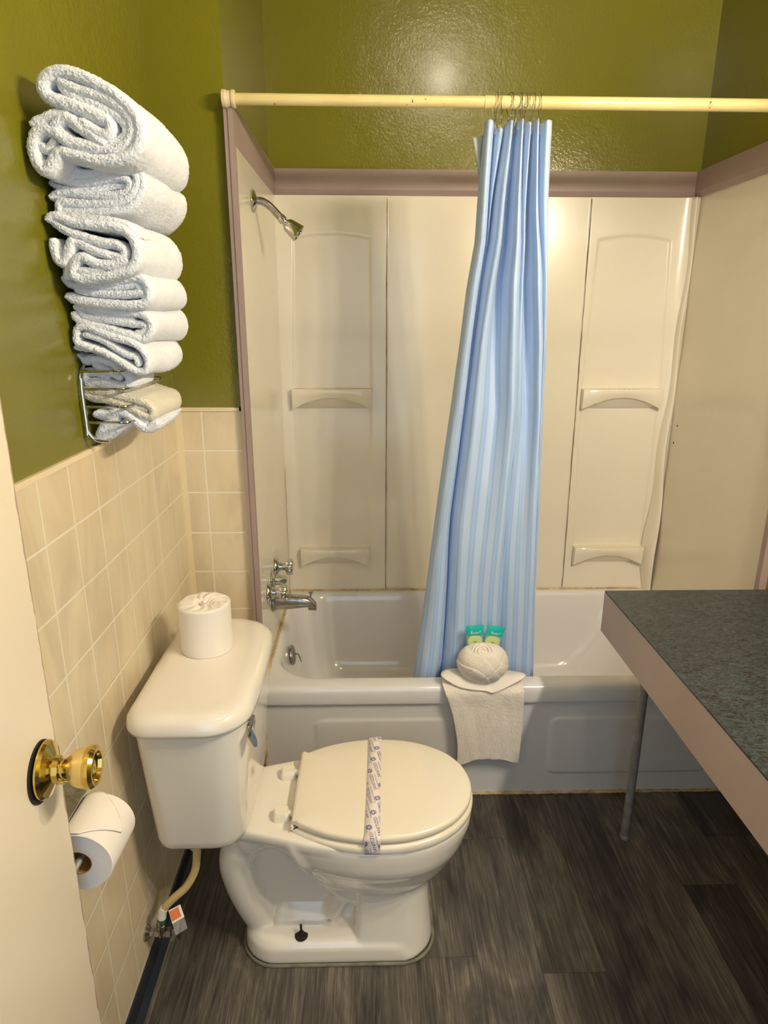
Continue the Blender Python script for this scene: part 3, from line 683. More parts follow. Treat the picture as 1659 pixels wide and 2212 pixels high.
# floor bolt
b = B(); b.lathe([(0.017, 0.0), (0.016, 0.003), (0.008, 0.004), (0.007, 0.008), (0.0028, 0.009), (0.0028, 0.036), (0.001, 0.037)], (0.176, YT-0.103, 0.060), (0, -0.10, 1), 20); b.make('floor_bolt', M['rust'], toi)

# ------------------------------------------------------------------ paper band around the lid
bx0, bx1 = 0.334, 0.368; ZTOP = 0.4222
pth = [(-1.405, 0.372), (-1.4045, 0.378)]
pb = empty('paper_band', (0.351, YT, 0.422)); tag(pb, 'white paper strip printed in blue wrapped across the closed toilet lid', 'paper band')
def bpath(s):
    """s = arc length from the near drop edge (0) to the far side"""
    drop = 0.043
    if s < drop: return (YT-0.1815, 0.378+s)
    t = s-drop; y = YT-0.1815+t; k = (y-YT)/0.176
    return (y, ZTOP+0.0008-0.0015*max(-1, min(1, k))**2 if t > 0.006 else 0.421)
b = B(); rows = []
L = 0.043+0.36
for i in range(61):
    s = L*i/60; y, z = bpath(s); sk = 0.010*(s/L)
    rows.append([(bx0-0.002+sk*1.1, y, z), (bx1+sk, y, z)])
b.loft(rows, False, False, closed=False)
# far drop
y, z = bpath(L); b.loft([[(bx0+0.009, y, z), (bx1+0.010, y, z)], [(bx0+0.009, y+0.002, 0.376), (bx1+0.010, y+0.002, 0.376)]], False, False, closed=False)
o = b.make('strip', M['band'], pb, sh=30); md = o.modifiers.new('s', 'SOLIDIFY'); md.thickness = 0.0004; md.offset = 0
def print_on(name, geos, mat):
    bm = bmesh.new()
    for v, f in geos:
        vs = [bm.verts.new((p[0], p[1], 0)) for p in v]
        for q in f:
            try: bm.faces.new([vs[i] for i in q])
            except ValueError: pass
    w = bx1-bx0
    for co, no in (((0.0008, 0, 0), (-1, 0, 0)), ((w-0.0008, 0, 0), (1, 0, 0)), ((0, 0.002, 0), (0, -1, 0)), ((0, L-0.004, 0), (0, 1, 0))):
        bmesh.ops.bisect_plane(bm, geom=bm.verts[:]+bm.edges[:]+bm.faces[:], plane_co=co, plane_no=no, clear_outer=True)
    for sc in [0.043]:
        bmesh.ops.bisect_plane(bm, geom=bm.verts[:]+bm.edges[:]+bm.faces[:], plane_co=(0, sc, 0), plane_no=(0, 1, 0))
    vv = []
    for p in bm.verts:
        y, z = bpath(p.co.y); sk = 0.0105*(p.co.y/L)
        vv.append((bx0-0.001+sk+p.co.x, y-(0.0006 if p.co.y < 0.044 else 0), z+(0.0005 if p.co.y >= 0.0429 else 0)))
    bm.verts.index_update(); ff = [tuple(q.index for q in f.verts) for f in bm.faces]; bm.free()
    return mesh(name, vv, ff, mat, pb, False)
def place(geo, x, y, ang, sc=1.0):
    v, f = geo; c, s = math.cos(ang), math.sin(ang)
    return [(x+(p.x*c-p.y*s)*sc, y+(p.x*s+p.y*c)*sc) for p in v], f
G1 = text_geo('SANITIZED', 0.0125); G2 = text_geo('FOR YOUR PROTECTION', 0.0062)
def flower():
    v = []; f = []
    for k in range(9):
        a = 2*PI*k/9+PI/2; n0 = len(v)
        for q in range(10):
            t = 2*PI*q/10; px = 0.0050+0.0030*math.cos(t); py = 0.00125*math.sin(t)*(1+0.5*math.cos(t)); v.append(Vector((px*math.cos(a)-py*math.sin(a), px*math.sin(a)+py*math.cos(a), 0)))
        f.append(tuple(range(n0, n0+10)))
    return v, f
G3 = flower(); ang = math.radians(103); inkA = []; inkB = []; inkC = []
def wid(G): return max(p.x for p in G[0])-min(p.x for p in G[0])
s1 = 0.056/wid(G1); s2 = 0.056/wid(G2)
for i in range(-4, 14):
    for j in (-2, -1, 0, 1):
        fx = 0.008+0.0088*i+0.0385*j; fy = 0.075+0.0455*i-0.006*j
        inkA.append(place(G3, fx, fy, 0.0)); cx, cy = fx+0.0195, fy+0.004
        inkB.append(place(G1, cx, cy, ang, s1)); inkC.append(place(G2, cx+0.0088, cy+0.002, ang, s2))
print_on('flower_print', inkA, M['ink']); print_on('lettering', inkB, M['ink']); print_on('small_lettering', inkC, M['ink2'])
# terry pile: real relief of about two millimetres
tx = bpy.data.textures.new('terry_loops', 'CLOUDS'); tx.noise_scale = 0.0022; tx.noise_depth = 1
tx2 = bpy.data.textures.new('terry_lumps', 'CLOUDS'); tx2.noise_scale = 0.008; tx2.noise_depth = 2
def fuzz(o, lv, amp):
    sb = o.modifiers.new('sub', 'SUBSURF'); sb.levels = lv; sb.render_levels = lv
    for t, a in ((tx, amp), (tx2, amp*0.6)):
        d = o.modifiers.new('pile', 'DISPLACE'); d.texture = t; d.strength = a; d.mid_level = 0.5; d.texture_coords = 'LOCAL'
    return o
# ------------------------------------------------------------------ bath mat, rolled washcloth, soaps on the tub rim
bmt = empty('bath_mat', (0.70, -0.775, 0.41)); tag(bmt, 'off-white terry bath mat draped over the front rim of the bathtub', 'bath mat')
prof = spline([(-0.688, 0.36), (-0.690, 0.395), (-0.702, 0.419), (-0.735, 0.4205), (-0.764, 0.419), (-0.783, 0.408), (-0.787, 0.385), (-0.785, 0.34), (-0.786, 0.28), (-0.787, 0.22), (-0.788, 0.165)] if False else
              [(0, -0.688, 0.36), (0, -0.690, 0.395), (0, -0.702, 0.419), (0, -0.735, 0.4205), (0, -0.764, 0.419), (0, -0.783, 0.408), (0, -0.787, 0.385), (0, -0.785, 0.34), (0, -0.786, 0.28), (0, -0.787, 0.22), (0, -0.788, 0.146)], n=10)
def matsheet(x0a, x1a, x0b, x1b, shrink, dy, name, arch):
    b = B(); N = len(prof)-1
    def fn(u, v):
        i = min(int(v*N), N-1); t = v*N-i; p = prof[i].lerp(prof[i+1], t); k = sm(0.35, 1.0, v)
        L = x0a+(x0b-x0a)*k+0.004*math.sin(v*9); R = x1a+(x1b-x1a)*k+0.003*math.sin(v*7+2); x = L+(R-L)*u
        z = p.z; 
        if v > 0.5: z = p.z+k*(arch*math.sin(PI*u)**1.2-0.003*(1-u)+0.004*noise.noise(Vector((u*6, 0, 5)))) if v > 0.8 else p.z+k*arch*math.sin(PI*u)**1.2*sm(0.5, 1, v)
        bulge = 0.010*sm(0.45, 1, v)*(0.6*math.sin(PI*u*1.0+0.3)+0.5*math.sin(u*11+1))
        y = p.y+dy-bulge*0.5-0.006*sm(0.45, 0.6, v)*math.cos(u*PI*2)*0.4+0.0025*noise.noise(Vector((u*8, v*8, 2)))
        return (x, min(y, -0.775) if v > 0.52 else y, z)
    b.grid(fn, 70, 110); o = b.make(name, M['mat'], bmt, sh=0); md = o.modifiers.new('s', 'SOLIDIFY'); md.thickness = 0.0085; md.offset = 0
    md = o.modifiers.new('b', 'BEVEL'); md.width = 0.003; md.segments = 2; md.limit_method = 'ANGLE'
    fuzz(o, 1, 0.0024)
    return o
matsheet(0.574, 0.828, 0.622, 0.822, 0, -0.004, 'outer_layer', 0.020)
b = B(); b.grid(lambda u, v: (0.645+0.155*u, -0.784-0.002*math.sin(u*9), 0.30-0.150*v+0.010*math.sin(PI*u)*v), 30, 12); o = b.make('inner_hem', M['hem'], bmt, sh=0)
md = o.modifiers.new('s', 'SOLIDIFY'); md.thickness = 0.004
wc = empty('washcloth', (0.70, -0.745, 0.43)); tag(wc, 'off-white washcloth rolled into a round rosette on top of the bath mat', 'washcloth')
def rose(u, v):
    th = 2*PI*u; ph = PI*(v-0.5)
    x = math.cos(ph)*math.cos(th); y = math.cos(ph)*math.sin(th); z = math.sin(ph)
    # wrapped layers: overlapping diagonal steps
    w = (0.8*x+0.9*z+0.35*y)*1.35+0.3*math.sin(3*x+y)
    st = (w-math.floor(w)); lay = 0.0034*(st**0.5 if st > 0 else 0)
    w2 = (-0.9*x+0.7*z)*1.3+0.4; st2 = w2-math.floor(w2); lay2 = 0.003*sm(0, 0.15, st2)
    r = 1+ (lay+lay2)/0.07+0.03*noise.noise(Vector((x*1.5, y*1.5, z*1.5)))
    top = sm(0.62, 0.95, z)
    return (0.700+0.0745*x*r, -0.748+0.060*y*r-0.006*z, 0.484+0.064*z*r*(1-0.14*top))
b = B(); b.grid(rose, 120, 80); fuzz(b.make('rolled_body', M['mat'], wc, sh=0), 1, 0.0018)
cpt = Vector((0.694, -0.778, 0.536)); axs = Vector((-0.10, -0.55, 0.83)).normalized(); uu = axs.cross(Vector((0, 1, 0))).normalized(); ww = axs.cross(uu)
b = B(); rin = []; rout = []
pts = []
for k in range(150):
    a = k*0.135; r = 0.0035+0.0305*(k/149); pts.append(cpt+(uu*math.cos(a)*r*1.08+ww*math.sin(a)*r)+axs*(0.004-0.010*(k/149)**2))
b.tube(pts, [0.0030+0.0022*math.sin(min(1, k/149)*PI) for k in range(150)], 10); b.lathe([(0.034, -0.018), (0.033, -0.006), (0.001, 0.000)], cpt, axs, 30); fuzz(b.make('centre_coil', M['mat'], wc, sh=0), 1, 0.001)
cl = [(0.569, -0.762, 0.447), (0.612, -0.788, 0.426), (0.655, -0.797, 0.418), (0.705, -0.798, 0.412), (0.728, -0.799, 0.406), (0.770, -0.795, 0.423), (0.832, -0.772, 0.448), (0.80, -0.722, 0.436), (0.70, -0.700, 0.430), (0.60, -0.712, 0.440)]
P = spline(cl, n=6, closed=True); c0 = Vector((0.70, -0.75, 0.4285))
b = B(); b.loft([[c0.lerp(p, k)+Vector((0, 0, 0.004*math.sin(k*PI))) for p in P] for k in (0.02, 0.25, 0.5, 0.75, 0.9, 1.0)], False, False)
o = b.make('hemmed_corners', M['hem'], wc, sh=0); md = o.modifiers.new('s', 'SOLIDIFY'); md.thickness = 0.003; md.offset = 0
def soap(cx, cz, tilt, name, label):
    s = empty('soap_packet', (cx, -0.712, cz)); tag(s, label, 'soap')
    ca, sa = math.cos(tilt), math.sin(tilt); lean = 0.10
    def W(x, y, z): return (cx+x*ca-z*sa, -0.714+y+(z)*lean*-0.2, cz+x*sa+z*ca)
    def pil(z0, z1, th, hw, edge=0.0):
        rings = []
        for i in range(9):
            t = i/8; z = z0+(z1-z0)*t; h = th*math.sin(PI*max(0.0, min(1.0, 0.12+0.76*t)))**0.6
            rings.append([W(hw*math.cos(a), h*math.copysign(abs(math.sin(a))**1.2, math.sin(a)), z+0.0015*math.sin(a*3)) for a in [2*PI*k/24 for k in range(24)]])
        q = B(); q.loft(rings); return q
    pil(0.001, 0.034, 0.0080, 0.0275).make('teal_header', M['teal'], s)
    pil(-0.058, 0.003, 0.0075, 0.0265).make('clear_sleeve', M['clear'], s)
    q = B(); q.lathe([(0.018, -0.0050), (0.0225, -0.0025), (0.0235, 0.0), (0.0225, 0.0025), (0.018, 0.0050)][::-1], W(0, 0, -0.021), (0, -1, 0), 40); q.make('soap_disc', M['soap'], s)
    def pr(geo, dx, dz, mat, nm, yo):
        v, f = geo; mesh(nm, [W(p.x+dx, yo, p.y+dz) for p in v], f, mat, s, False)
    pr(text_geo('Eco', 0.0135), -0.004, 0.014, M['whiteink'], 'lettering', -0.0090)
    v = [Vector((0.0075+0.0065*math.cos(a)*0.9+0.004*math.sin(a), 0.004*math.sin(a)+0.0045*math.cos(a), 0)) for a in [2*PI*k/16 for k in range(16)]]
    pr((v, [tuple(range(16))]), 0.004, 0.015, M['whiteink'], 'leaf_mark', -0.0092)
    pr(([Vector((x, z, 0)) for x, z in ((-0.006, 0), (0.006, 0), (0.006, 0.0012), (-0.006, 0.0012), (-0.004, -0.003), (0.004, -0.003), (0.004, -0.0018), (-0.004, -0.0018))], [(0, 1, 2, 3), (4, 5, 6, 7)]), 0, -0.018, M['darkink'], 'small_print', -0.0087)
soap(0.677, 0.559, 0.04, 'a', 'wrapped yellow soap with teal header, the upright left one of the pair behind the rosette')
soap(0.737, 0.556, -0.20, 'b', 'wrapped yellow soap with teal header, the tilted right one of the pair behind the rosette')

# ------------------------------------------------------------------ spare roll on the tank
sr = empty('wrapped_toilet_roll', (-0.042, -1.138, 0.757)); tag(sr, 'paper-wrapped spare toilet roll standing upright on the toilet tank lid', 'toilet roll')
def wrap(u, v):
    a = 2*PI*u; R = 0.0605; H = 0.113; c = Vector((-0.042, -1.138, 0.7575))
    if v < 0.45:
        t = v/0.45; wob = 1+0.010*noise.noise(Vector((math.cos(a)*2, math.sin(a)*2, t*2)))+0.012*abs(math.sin(a*2.5+0.7))**6*(1-t)
        return c+Vector((math.cos(a)*R*wob, math.sin(a)*R*wob, H*t))
    t = (v-0.45)/0.55; r = R*(1-t)*0.99+0.0015
    cr = math.sin(a*11+4*noise.noise(Vector((math.cos(a)*1.5, math.sin(a)*1.5, 1))))*0.0022*math.sin(PI*min(1, t*1.05))+0.002*noise.noise(Vector((math.cos(a)*r*60, math.sin(a)*r*60, 2)))
    z = H+0.004*sm(0, 0.12, t)-0.012*sm(0.55, 0.95, t)+cr+0.010*sm(0.93, 1.0, t)
    if t < 0.06: z = H+0.004*sm(0, 0.12, t)
    return c+Vector((math.cos(a+0.5*t)*r, math.sin(a+0.5*t)*r, z))
b = B(); b.grid(wrap, 144, 70); b.make('wrapper', M['wrap'], sr, sh=0)
b = B(); b.lathe([(0.060, 0.0), (0.060, 0.001)], (-0.042, -1.138, 0.7572), (0, 0, 1), 48); b.make('base_fold', M['wrap'], sr)
b = B(); b.tube([(-0.046, -1.136, 0.862), (-0.045, -1.139, 0.872), (-0.041, -1.142, 0.876), (-0.036, -1.140, 0.872)], [0.004, 0.005, 0.004, 0.002], 7); b.make('tucked_twist', M['wrap'], sr, sh=20)

# ------------------------------------------------------------------ paper roll on the wall holder
hd = empty('toilet_paper_holder', (XL, -1.66, 0.69)); tag(hd, 'dark metal toilet paper holder mounted low on the tiled left wall', 'paper holder')
b = B(); b.box(XL+0.0045, XL+0.014, -1.745, -1.565, 0.665, 0.755); o = b.make('back_plate', M['steel'], hd, smooth=False)
b = B(); b.loft([[(XL+0.012, y, 0.752), (XL+0.014, y, 0.757), (XL+0.05, y, 0.748), (XL+0.05, y, 0.744)] for y in (-1.745, -1.565)]); b.make('hood', M['oldchrome'], hd, smooth=False)
b = B(); b.tube([(XL+0.01, -1.738, 0.70), (XL+0.06, -1.738, 0.695), (XL+0.070, -1.735, 0.692), (XL+0.070, -1.590, 0.685), (XL+0.06, -1.587, 0.690), (XL+0.01, -1.587, 0.70)], 0.006, 12); b.make('roller', M['steel'], hd)
rl = empty('toilet_paper_roll', (-0.115, -1.665, 0.688)); tag(rl, 'open toilet paper roll with folded end sheet on the wall holder', 'toilet roll')
ya, yb = -1.716, -1.614; cc = Vector((-0.115, 0, 0.690))
def rollring(r, y, j=0): return [Vector((cc.x+r*(1+0.008*math.sin(2*a+1))*math.cos(a), y, cc.z+(y-ya)*-0.06+r*math.sin(a))) for a in [2*PI*k/72 for k in range(72)]]
b = B(); b.loft([rollring(0.0215, ya+0.0005), rollring(0.03, ya), rollring(0.045, ya+0.0008), rollring(0.0525, ya), rollring(0.054, ya+0.002), rollring(0.054, yb-0.002), rollring(0.0525, yb), rollring(0.0215, yb)], False, False); b.make('paper', M['paper'], rl)
b = B(); b.loft([rollring(0.0215, ya), rollring(0.0215, yb), rollring(0.0203, yb), rollring(0.0203, ya), rollring(0.0215, ya)], False, False); b.make('cardboard_core', M['cardboard'], rl)
def tail(u, v):
    # sheet wrapping from the top towards the front and ending in a folded point
    a = math.radians(115-95*v); y0_ = ya+0.001; w = (yb-ya-0.002)
    y = y0_+w*u
    if v > 0.35: k = (v-0.35)/0.65; mid = 0.45; y = y0_+w*(mid+(u-mid)*(1-k*0.96))
    r = 0.0552+0.002*v
    return Vector((cc.x+r*math.cos(a), y, cc.z+(y-ya)*-0.06+r*math.sin(a)))
b = B(); b.grid(tail, 20, 30); o = b.make('folded_sheet', M['paper'], rl, sh=0); md = o.modifiers.new('s', 'SOLIDIFY'); md.thickness = 0.0008; md.offset = 1

# ------------------------------------------------------------------ water supply
ws = empty('water_supply_line', (XL, -1.362, 0.135)); tag(ws, 'yellowed braided hose rising from a chrome wall valve to the tank bottom', 'water supply line')
vy, vz = -1.362, 0.133
b = B(); b.lathe([(0.016, 0), (0.017, 0.004), (0.012, 0.010), (0.010, 0.012)], (XL+0.004, vy, vz), (1, 0, 0), 20); b.make('wall_nut', M['oldchrome'], ws, sh=25)
b = B(); b.lathe([(0.009, 0.008), (0.010, 0.020), (0.0115, 0.022), (0.0115, 0.034), (0.0095, 0.036), (0.0095, 0.048), (0.012, 0.050), (0.012, 0.060), (0.006, 0.062), (0.004, 0.078)], (XL+0.004, vy, vz), (1, 0, 0), 6)
b.lathe([(0.010, -0.006), (0.0105, 0.016), (0.0115, 0.018), (0.0115, 0.026)], (XL+0.043, vy, vz), (0, 0, 1), 16); b.make('valve_body', M['oldchrome'], ws, sh=25)
b = B(); rr_ = []
for t, r in ((0, 0.004), (0.001, 0.02), (0.004, 0.021), (0.005, 0.004)):
    rr_.append([Vector((XL+0.080+t, vy+r*0.55*math.cos(a), vz+r*1.0*math.sin(a))) for a in [2*PI*k/28 for k in range(28)]])
b.loft(rr_); b.make('oval_handle', M['oldchrome'], ws)
hp = spline([(XL+0.044, vy, 0.158), (XL+0.046, -1.361, 0.178), (XL+0.052, -1.359, 0.200), (XL+0.075, -1.355, 0.226), (XL+0.105, -1.349, 0.253), (XL+0.126, -1.341, 0.290), (XL+0.132, -1.334, 0.328), (XL+0.132, -1.331, 0.352)], n=14)
N = len(hp); b = B(); b.tube(hp[28:], [0.0090+0.0004*math.sin(i*2.6) for i in range(N-28)], 16); b.make('hose', M['hose'], ws, sh=0)
b = B(); b.tube(hp[0:10], 0.0100, 12); b.make('lower_nut', M['oldchrome'], ws)
b = B(); b.tube(hp[9:14], 0.0102, 16); b.make('green_ring', M['greenband'], ws)
b = B(); b.tube(hp[13:31], 0.0100, 16); b.make('white_label', M['wrap'], ws)
b = B(); b.lathe([(0.013, 0.0), (0.015, 0.003), (0.015, 0.014), (0.018, 0.016), (0.018, 0.026), (0.012, 0.030), (0.012, 0.04)], (XL+0.132, -1.331, 0.348), (0, 0, 1), 14); b.make('coupling_nut', M['hose'], ws, sh=25)
b = B(); tg = [Vector(q) for q in ((-0.122, -1.361, 0.196), (-0.100, -1.345, 0.196), (-0.088, -1.360, 0.176), (-0.110, -1.378, 0.176))]
b.loft([tg, [q+Vector((0.0005, 0.0005, 0.001)) for q in tg]]); tgo = b.make('hang_tag', M['wrap'], ws, smooth=False)
ct = sum(tg, Vector())/4; b = B(); tq = [ct.lerp(q, 0.78)+Vector((-0.002, -0.0012, 0.0016)) for q in tg]; b.loft([tq, [q+Vector((0, 0, 0.0002)) for q in tq]]); b.make('orange_panel', M['orange'], tgo, smooth=False)
b = B(); t2 = [Vector(q) for q in ((-0.110, -1.378, 0.1755), (-0.088, -1.360, 0.1755), (-0.078, -1.374, 0.158), (-0.100, -1.392, 0.158))]; b.loft([t2, [q+Vector((0, 0, 0.0006)) for q in t2]]); b.make('clear_tab', M['cleartab'], tgo, smooth=False)

# ------------------------------------------------------------------ counter
ct_ = empty('vanity_counter', (1.3, -1.5, 0.0)); tag(ct_, 'dark marbled laminate vanity counter with mauve-beige fascia, right of the bathtub', 'counter')
CX, CY, CZ = 1.000, -0.900, 0.790; CE = -2.25; XR = 1.598
b = B(); o = box('laminate_top', CX, XR, CE, CY, CZ-0.004, CZ, M['laminate'], ct_)
b = B(); b.box(CX-0.0005, CX+0.019, CE, CY+0.0005, CZ-0.121, CZ-0.0042).box(CX+0.019, XR, CY-0.018, CY+0.0005, CZ-0.121, CZ-0.0042).box(CX+0.019, XR, CE, CE+0.02, CZ-0.121, CZ-0.0042); b.make('fascia', M['fascia'], ct_, smooth=False)
b = B(); b.box(CX+0.019, XR, CE+0.02, CY-0.018, CZ-0.024, CZ-0.0042); b.make('substrate', M['fascia'], ct_, smooth=False)
b = B(); b.tube([(1.120, -0.957, 0.0), (1.118, -0.957, 0.766)], 0.0125, 24); lg = b.make('leg', M['steel'], ct_)
b = B(); b.lathe([(0.0145, 0.0), (0.0145, 0.010), (0.0126, 0.014)], (1.120, -0.957, 0.0), (0, 0, 1), 24); b.make('foot_cap', M['steel'], lg)

XR = 1.60
# ------------------------------------------------------------------ vanity light on the right wall (source of the warm light)
vl = empty('vanity_light', (XR, -2.0, BULB_Z)); tag(vl, 'three-bulb vanity light bar on the right wall above the counter', 'light fixture')
b = B(); b.box(XR-0.03, XR, -2.38, -1.62, BULB_Z-0.055, BULB_Z+0.055); b.make('back_plate', M['chrome'], vl, smooth=False)
for x, y in BULBS:
    b = B(); b.tube([(XR-0.03, y, BULB_Z), (x+0.03, y, BULB_Z)], 0.02, 16); so = b.make('socket', M['chrome'], vl)
    b = B(); b.grid(lambda u, v: (x+BULB_R*math.cos(2*PI*u)*math.sin(PI*v), y+BULB_R*math.sin(2*PI*u)*math.sin(PI*v), BULB_Z+BULB_R*math.cos(PI*v)), 20, 12); b.make('bulb', M['bulb'], vl, sh=0)

cl_ = empty('ceiling_light', (0.80, -1.95, ZC)); tag(cl_, 'small round ceiling light with a warm globe', 'light fixture')
b = B(); b.lathe([(0.09, 0), (0.09, -0.02), (0.05, -0.03)], (0.80, -1.95, ZC), (0, 0, 1), 32); b.make('base', M['chrome'], cl_)
b = B(); b.grid(lambda u, v: (0.80+0.05*math.cos(2*PI*u)*math.sin(PI*v), -1.95+0.05*math.sin(2*PI*u)*math.sin(PI*v), ZC-0.085+0.05*math.cos(PI*v)), 24, 14); b.make('globe', M['dome'], cl_, sh=0)

# ------------------------------------------------------------------ door with knob
dr = empty('door_1', (-0.02, -2.565, 0.0)); dr['kind'] = 'structure'
DW = 0.823
def doormat():
    m = NT('cream_door_paint_chipped_edge'); co = m.coord(); sp = m.n('ShaderNodeSeparateXYZ'); m.l(co, sp.inputs[0])
    e = m.math('GREATER_THAN', m.math('ADD', sp.outputs[0], m.math('MULTIPLY', m.noise(co, 30, 4), 0.012)), DW+0.0020)
    m.base(m.mix(m.math('MULTIPLY', e, 0.75), lin((232, 218, 194)), lin((150, 118, 96)))); m.set(0.30, 0, 0.1); m.bump(m.noise(co, 40, 3), 0.12, 0.001); return m.m
def dbox(name, x0_, x1_, y0_, y1_, z0_, z1_, mat, par, bev=0):
    b = B(); b.box(x0_, x1_, y0_, y1_, z0_, z1_); me = b
    o = mesh(name, [Vector(v)+Vector(dr.location) for v in b.v], b.f, mat, par, False)
    if bev: md = o.modifiers.new('b', 'BEVEL'); md.width = bev; md.segments = 2
    return o
dbox('slab', 0, DW, 0.0, 0.035, 0.008, 2.03, doormat(), dr, 0.0015)
def dl_(prof, x, z, name, mat, par, seg=48, h0=0.0):
    b = B(); b.lathe([(r, h+h0) for r, h in prof], Vector((x, 0, z))+Vector(dr.location), (0, -1, 0), seg); return b.make(name, mat, par, sh=30)
kx, kz = DW-0.056, 0.930
kn = empty('door_knob', (kx, 0, kz)); kn.parent = dr
def kl(prof, name, mat, h0=0.0):
    b = B(); b.lathe([(r, h+h0) for r, h in prof], Vector(dr.location)+Vector((kx, 0, kz)), (0, -1, 0), 48); return b.make(name, mat, dr_k, sh=30)
bpy.data.objects.remove(kn)
ros = dl_([(0.041, 0.0), (0.041, 0.0025), (0.036, 0.003)], kx-0.002, kz-0.001, 'hole_shadow_ring', M['dark'], dr)  # dark disc paints in the shade of the gap behind the rosette
ros = dl_([(0.0385, 0.0055), (0.0385, 0.008), (0.036, 0.012), (0.026, 0.016), (0.018, 0.019), (0.017, 0.026), (0.015, 0.027)], kx, kz, 'rosette', M['brass'], dr)
kb = dl_([(0.0135, 0.024), (0.0125, 0.029), (0.0135, 0.033), (0.0175, 0.038)], kx, kz, 'knob', M['brass'], dr)
dl_([(0.0175, 0.038), (0.0230, 0.044), (0.0262, 0.052), (0.0275, 0.060)], kx, kz, 'knob_band', M['brassworn'], kb)
dl_([(0.0275, 0.060), (0.0285, 0.063), (0.0282, 0.068), (0.0250, 0.0725), (0.0205, 0.072), (0.0190, 0.067), (0.012, 0.066), (0.009, 0.068), (0.004, 0.069), (0.001, 0.068)], kx, kz, 'knob_face', M['brass'], kb)
dl_([(0.0035, 0.026), (0.0035, 0.016), (0.001, 0.030)], kx+0.004, kz-0.024, 'screw', M['brass'], ros, 12)
# local X runs from hinge to free edge, local -Y is the face turned to the room
ang_d = math.atan2(-1.745+2.565, -0.087+0.02)
dr.rotation_euler = (0, 0, 0)
dr.matrix_world = Matrix.Translation((-0.02, -2.565, 0.0)) @ Matrix(((math.cos(ang_d), -math.sin(ang_d), 0.018, -0.019), (math.sin(ang_d), math.cos(ang_d), 0, 0), (0, 0, 1, 0), (0, 0, 0, 1)))

# ------------------------------------------------------------------ wire towel rack
rk = empty('towel_rack', (XL, -1.20, 1.35)); tag(rk, 'chrome wire towel rack on the green left wall holding folded towels', 'towel rack')
PY0, PY1 = -1.336, -1.100
def wire(name, pts, r=0.0027): b = B(); b.tube(spline(pts, n=6), r, 10); return b.make(name, M['chrome'], rk)
for y, q in ((PY0, 1), (PY1, -1)):
    wire('upright', [(XL+0.006, y, 1.300), (XL+0.009, y, 1.315), (XL+0.009, y, 1.40), (XL+0.009, y+q*0.02, 1.43), (XL+0.009, y+q*0.065, 1.46), (XL+0.009, y+q*0.07, 1.60)], 0.0035)
for z in (1.327, 1.356, 1.388, 1.420):
    wire('rung', [(XL+0.010, PY0, z), (XL+0.040, PY0-0.003, z), (XL+0.075, PY0-0.002, z), (XL+0.088, PY0+0.012, z), (XL+0.094, PY0+0.045, z), (XL+0.095, (PY0+PY1)/2, z), (XL+0.093, PY1-0.045, z), (XL+0.084, PY1-0.010, z), (XL+0.060, PY1, z), (XL+0.010, PY1, z)])
wire('foot_loop', [(XL+0.008, PY0, 1.320), (XL+0.012, PY0, 1.305), (XL+0.024, PY0+0.002, 1.293), (XL+0.045, PY0+0.004, 1.290)], 0.0032)

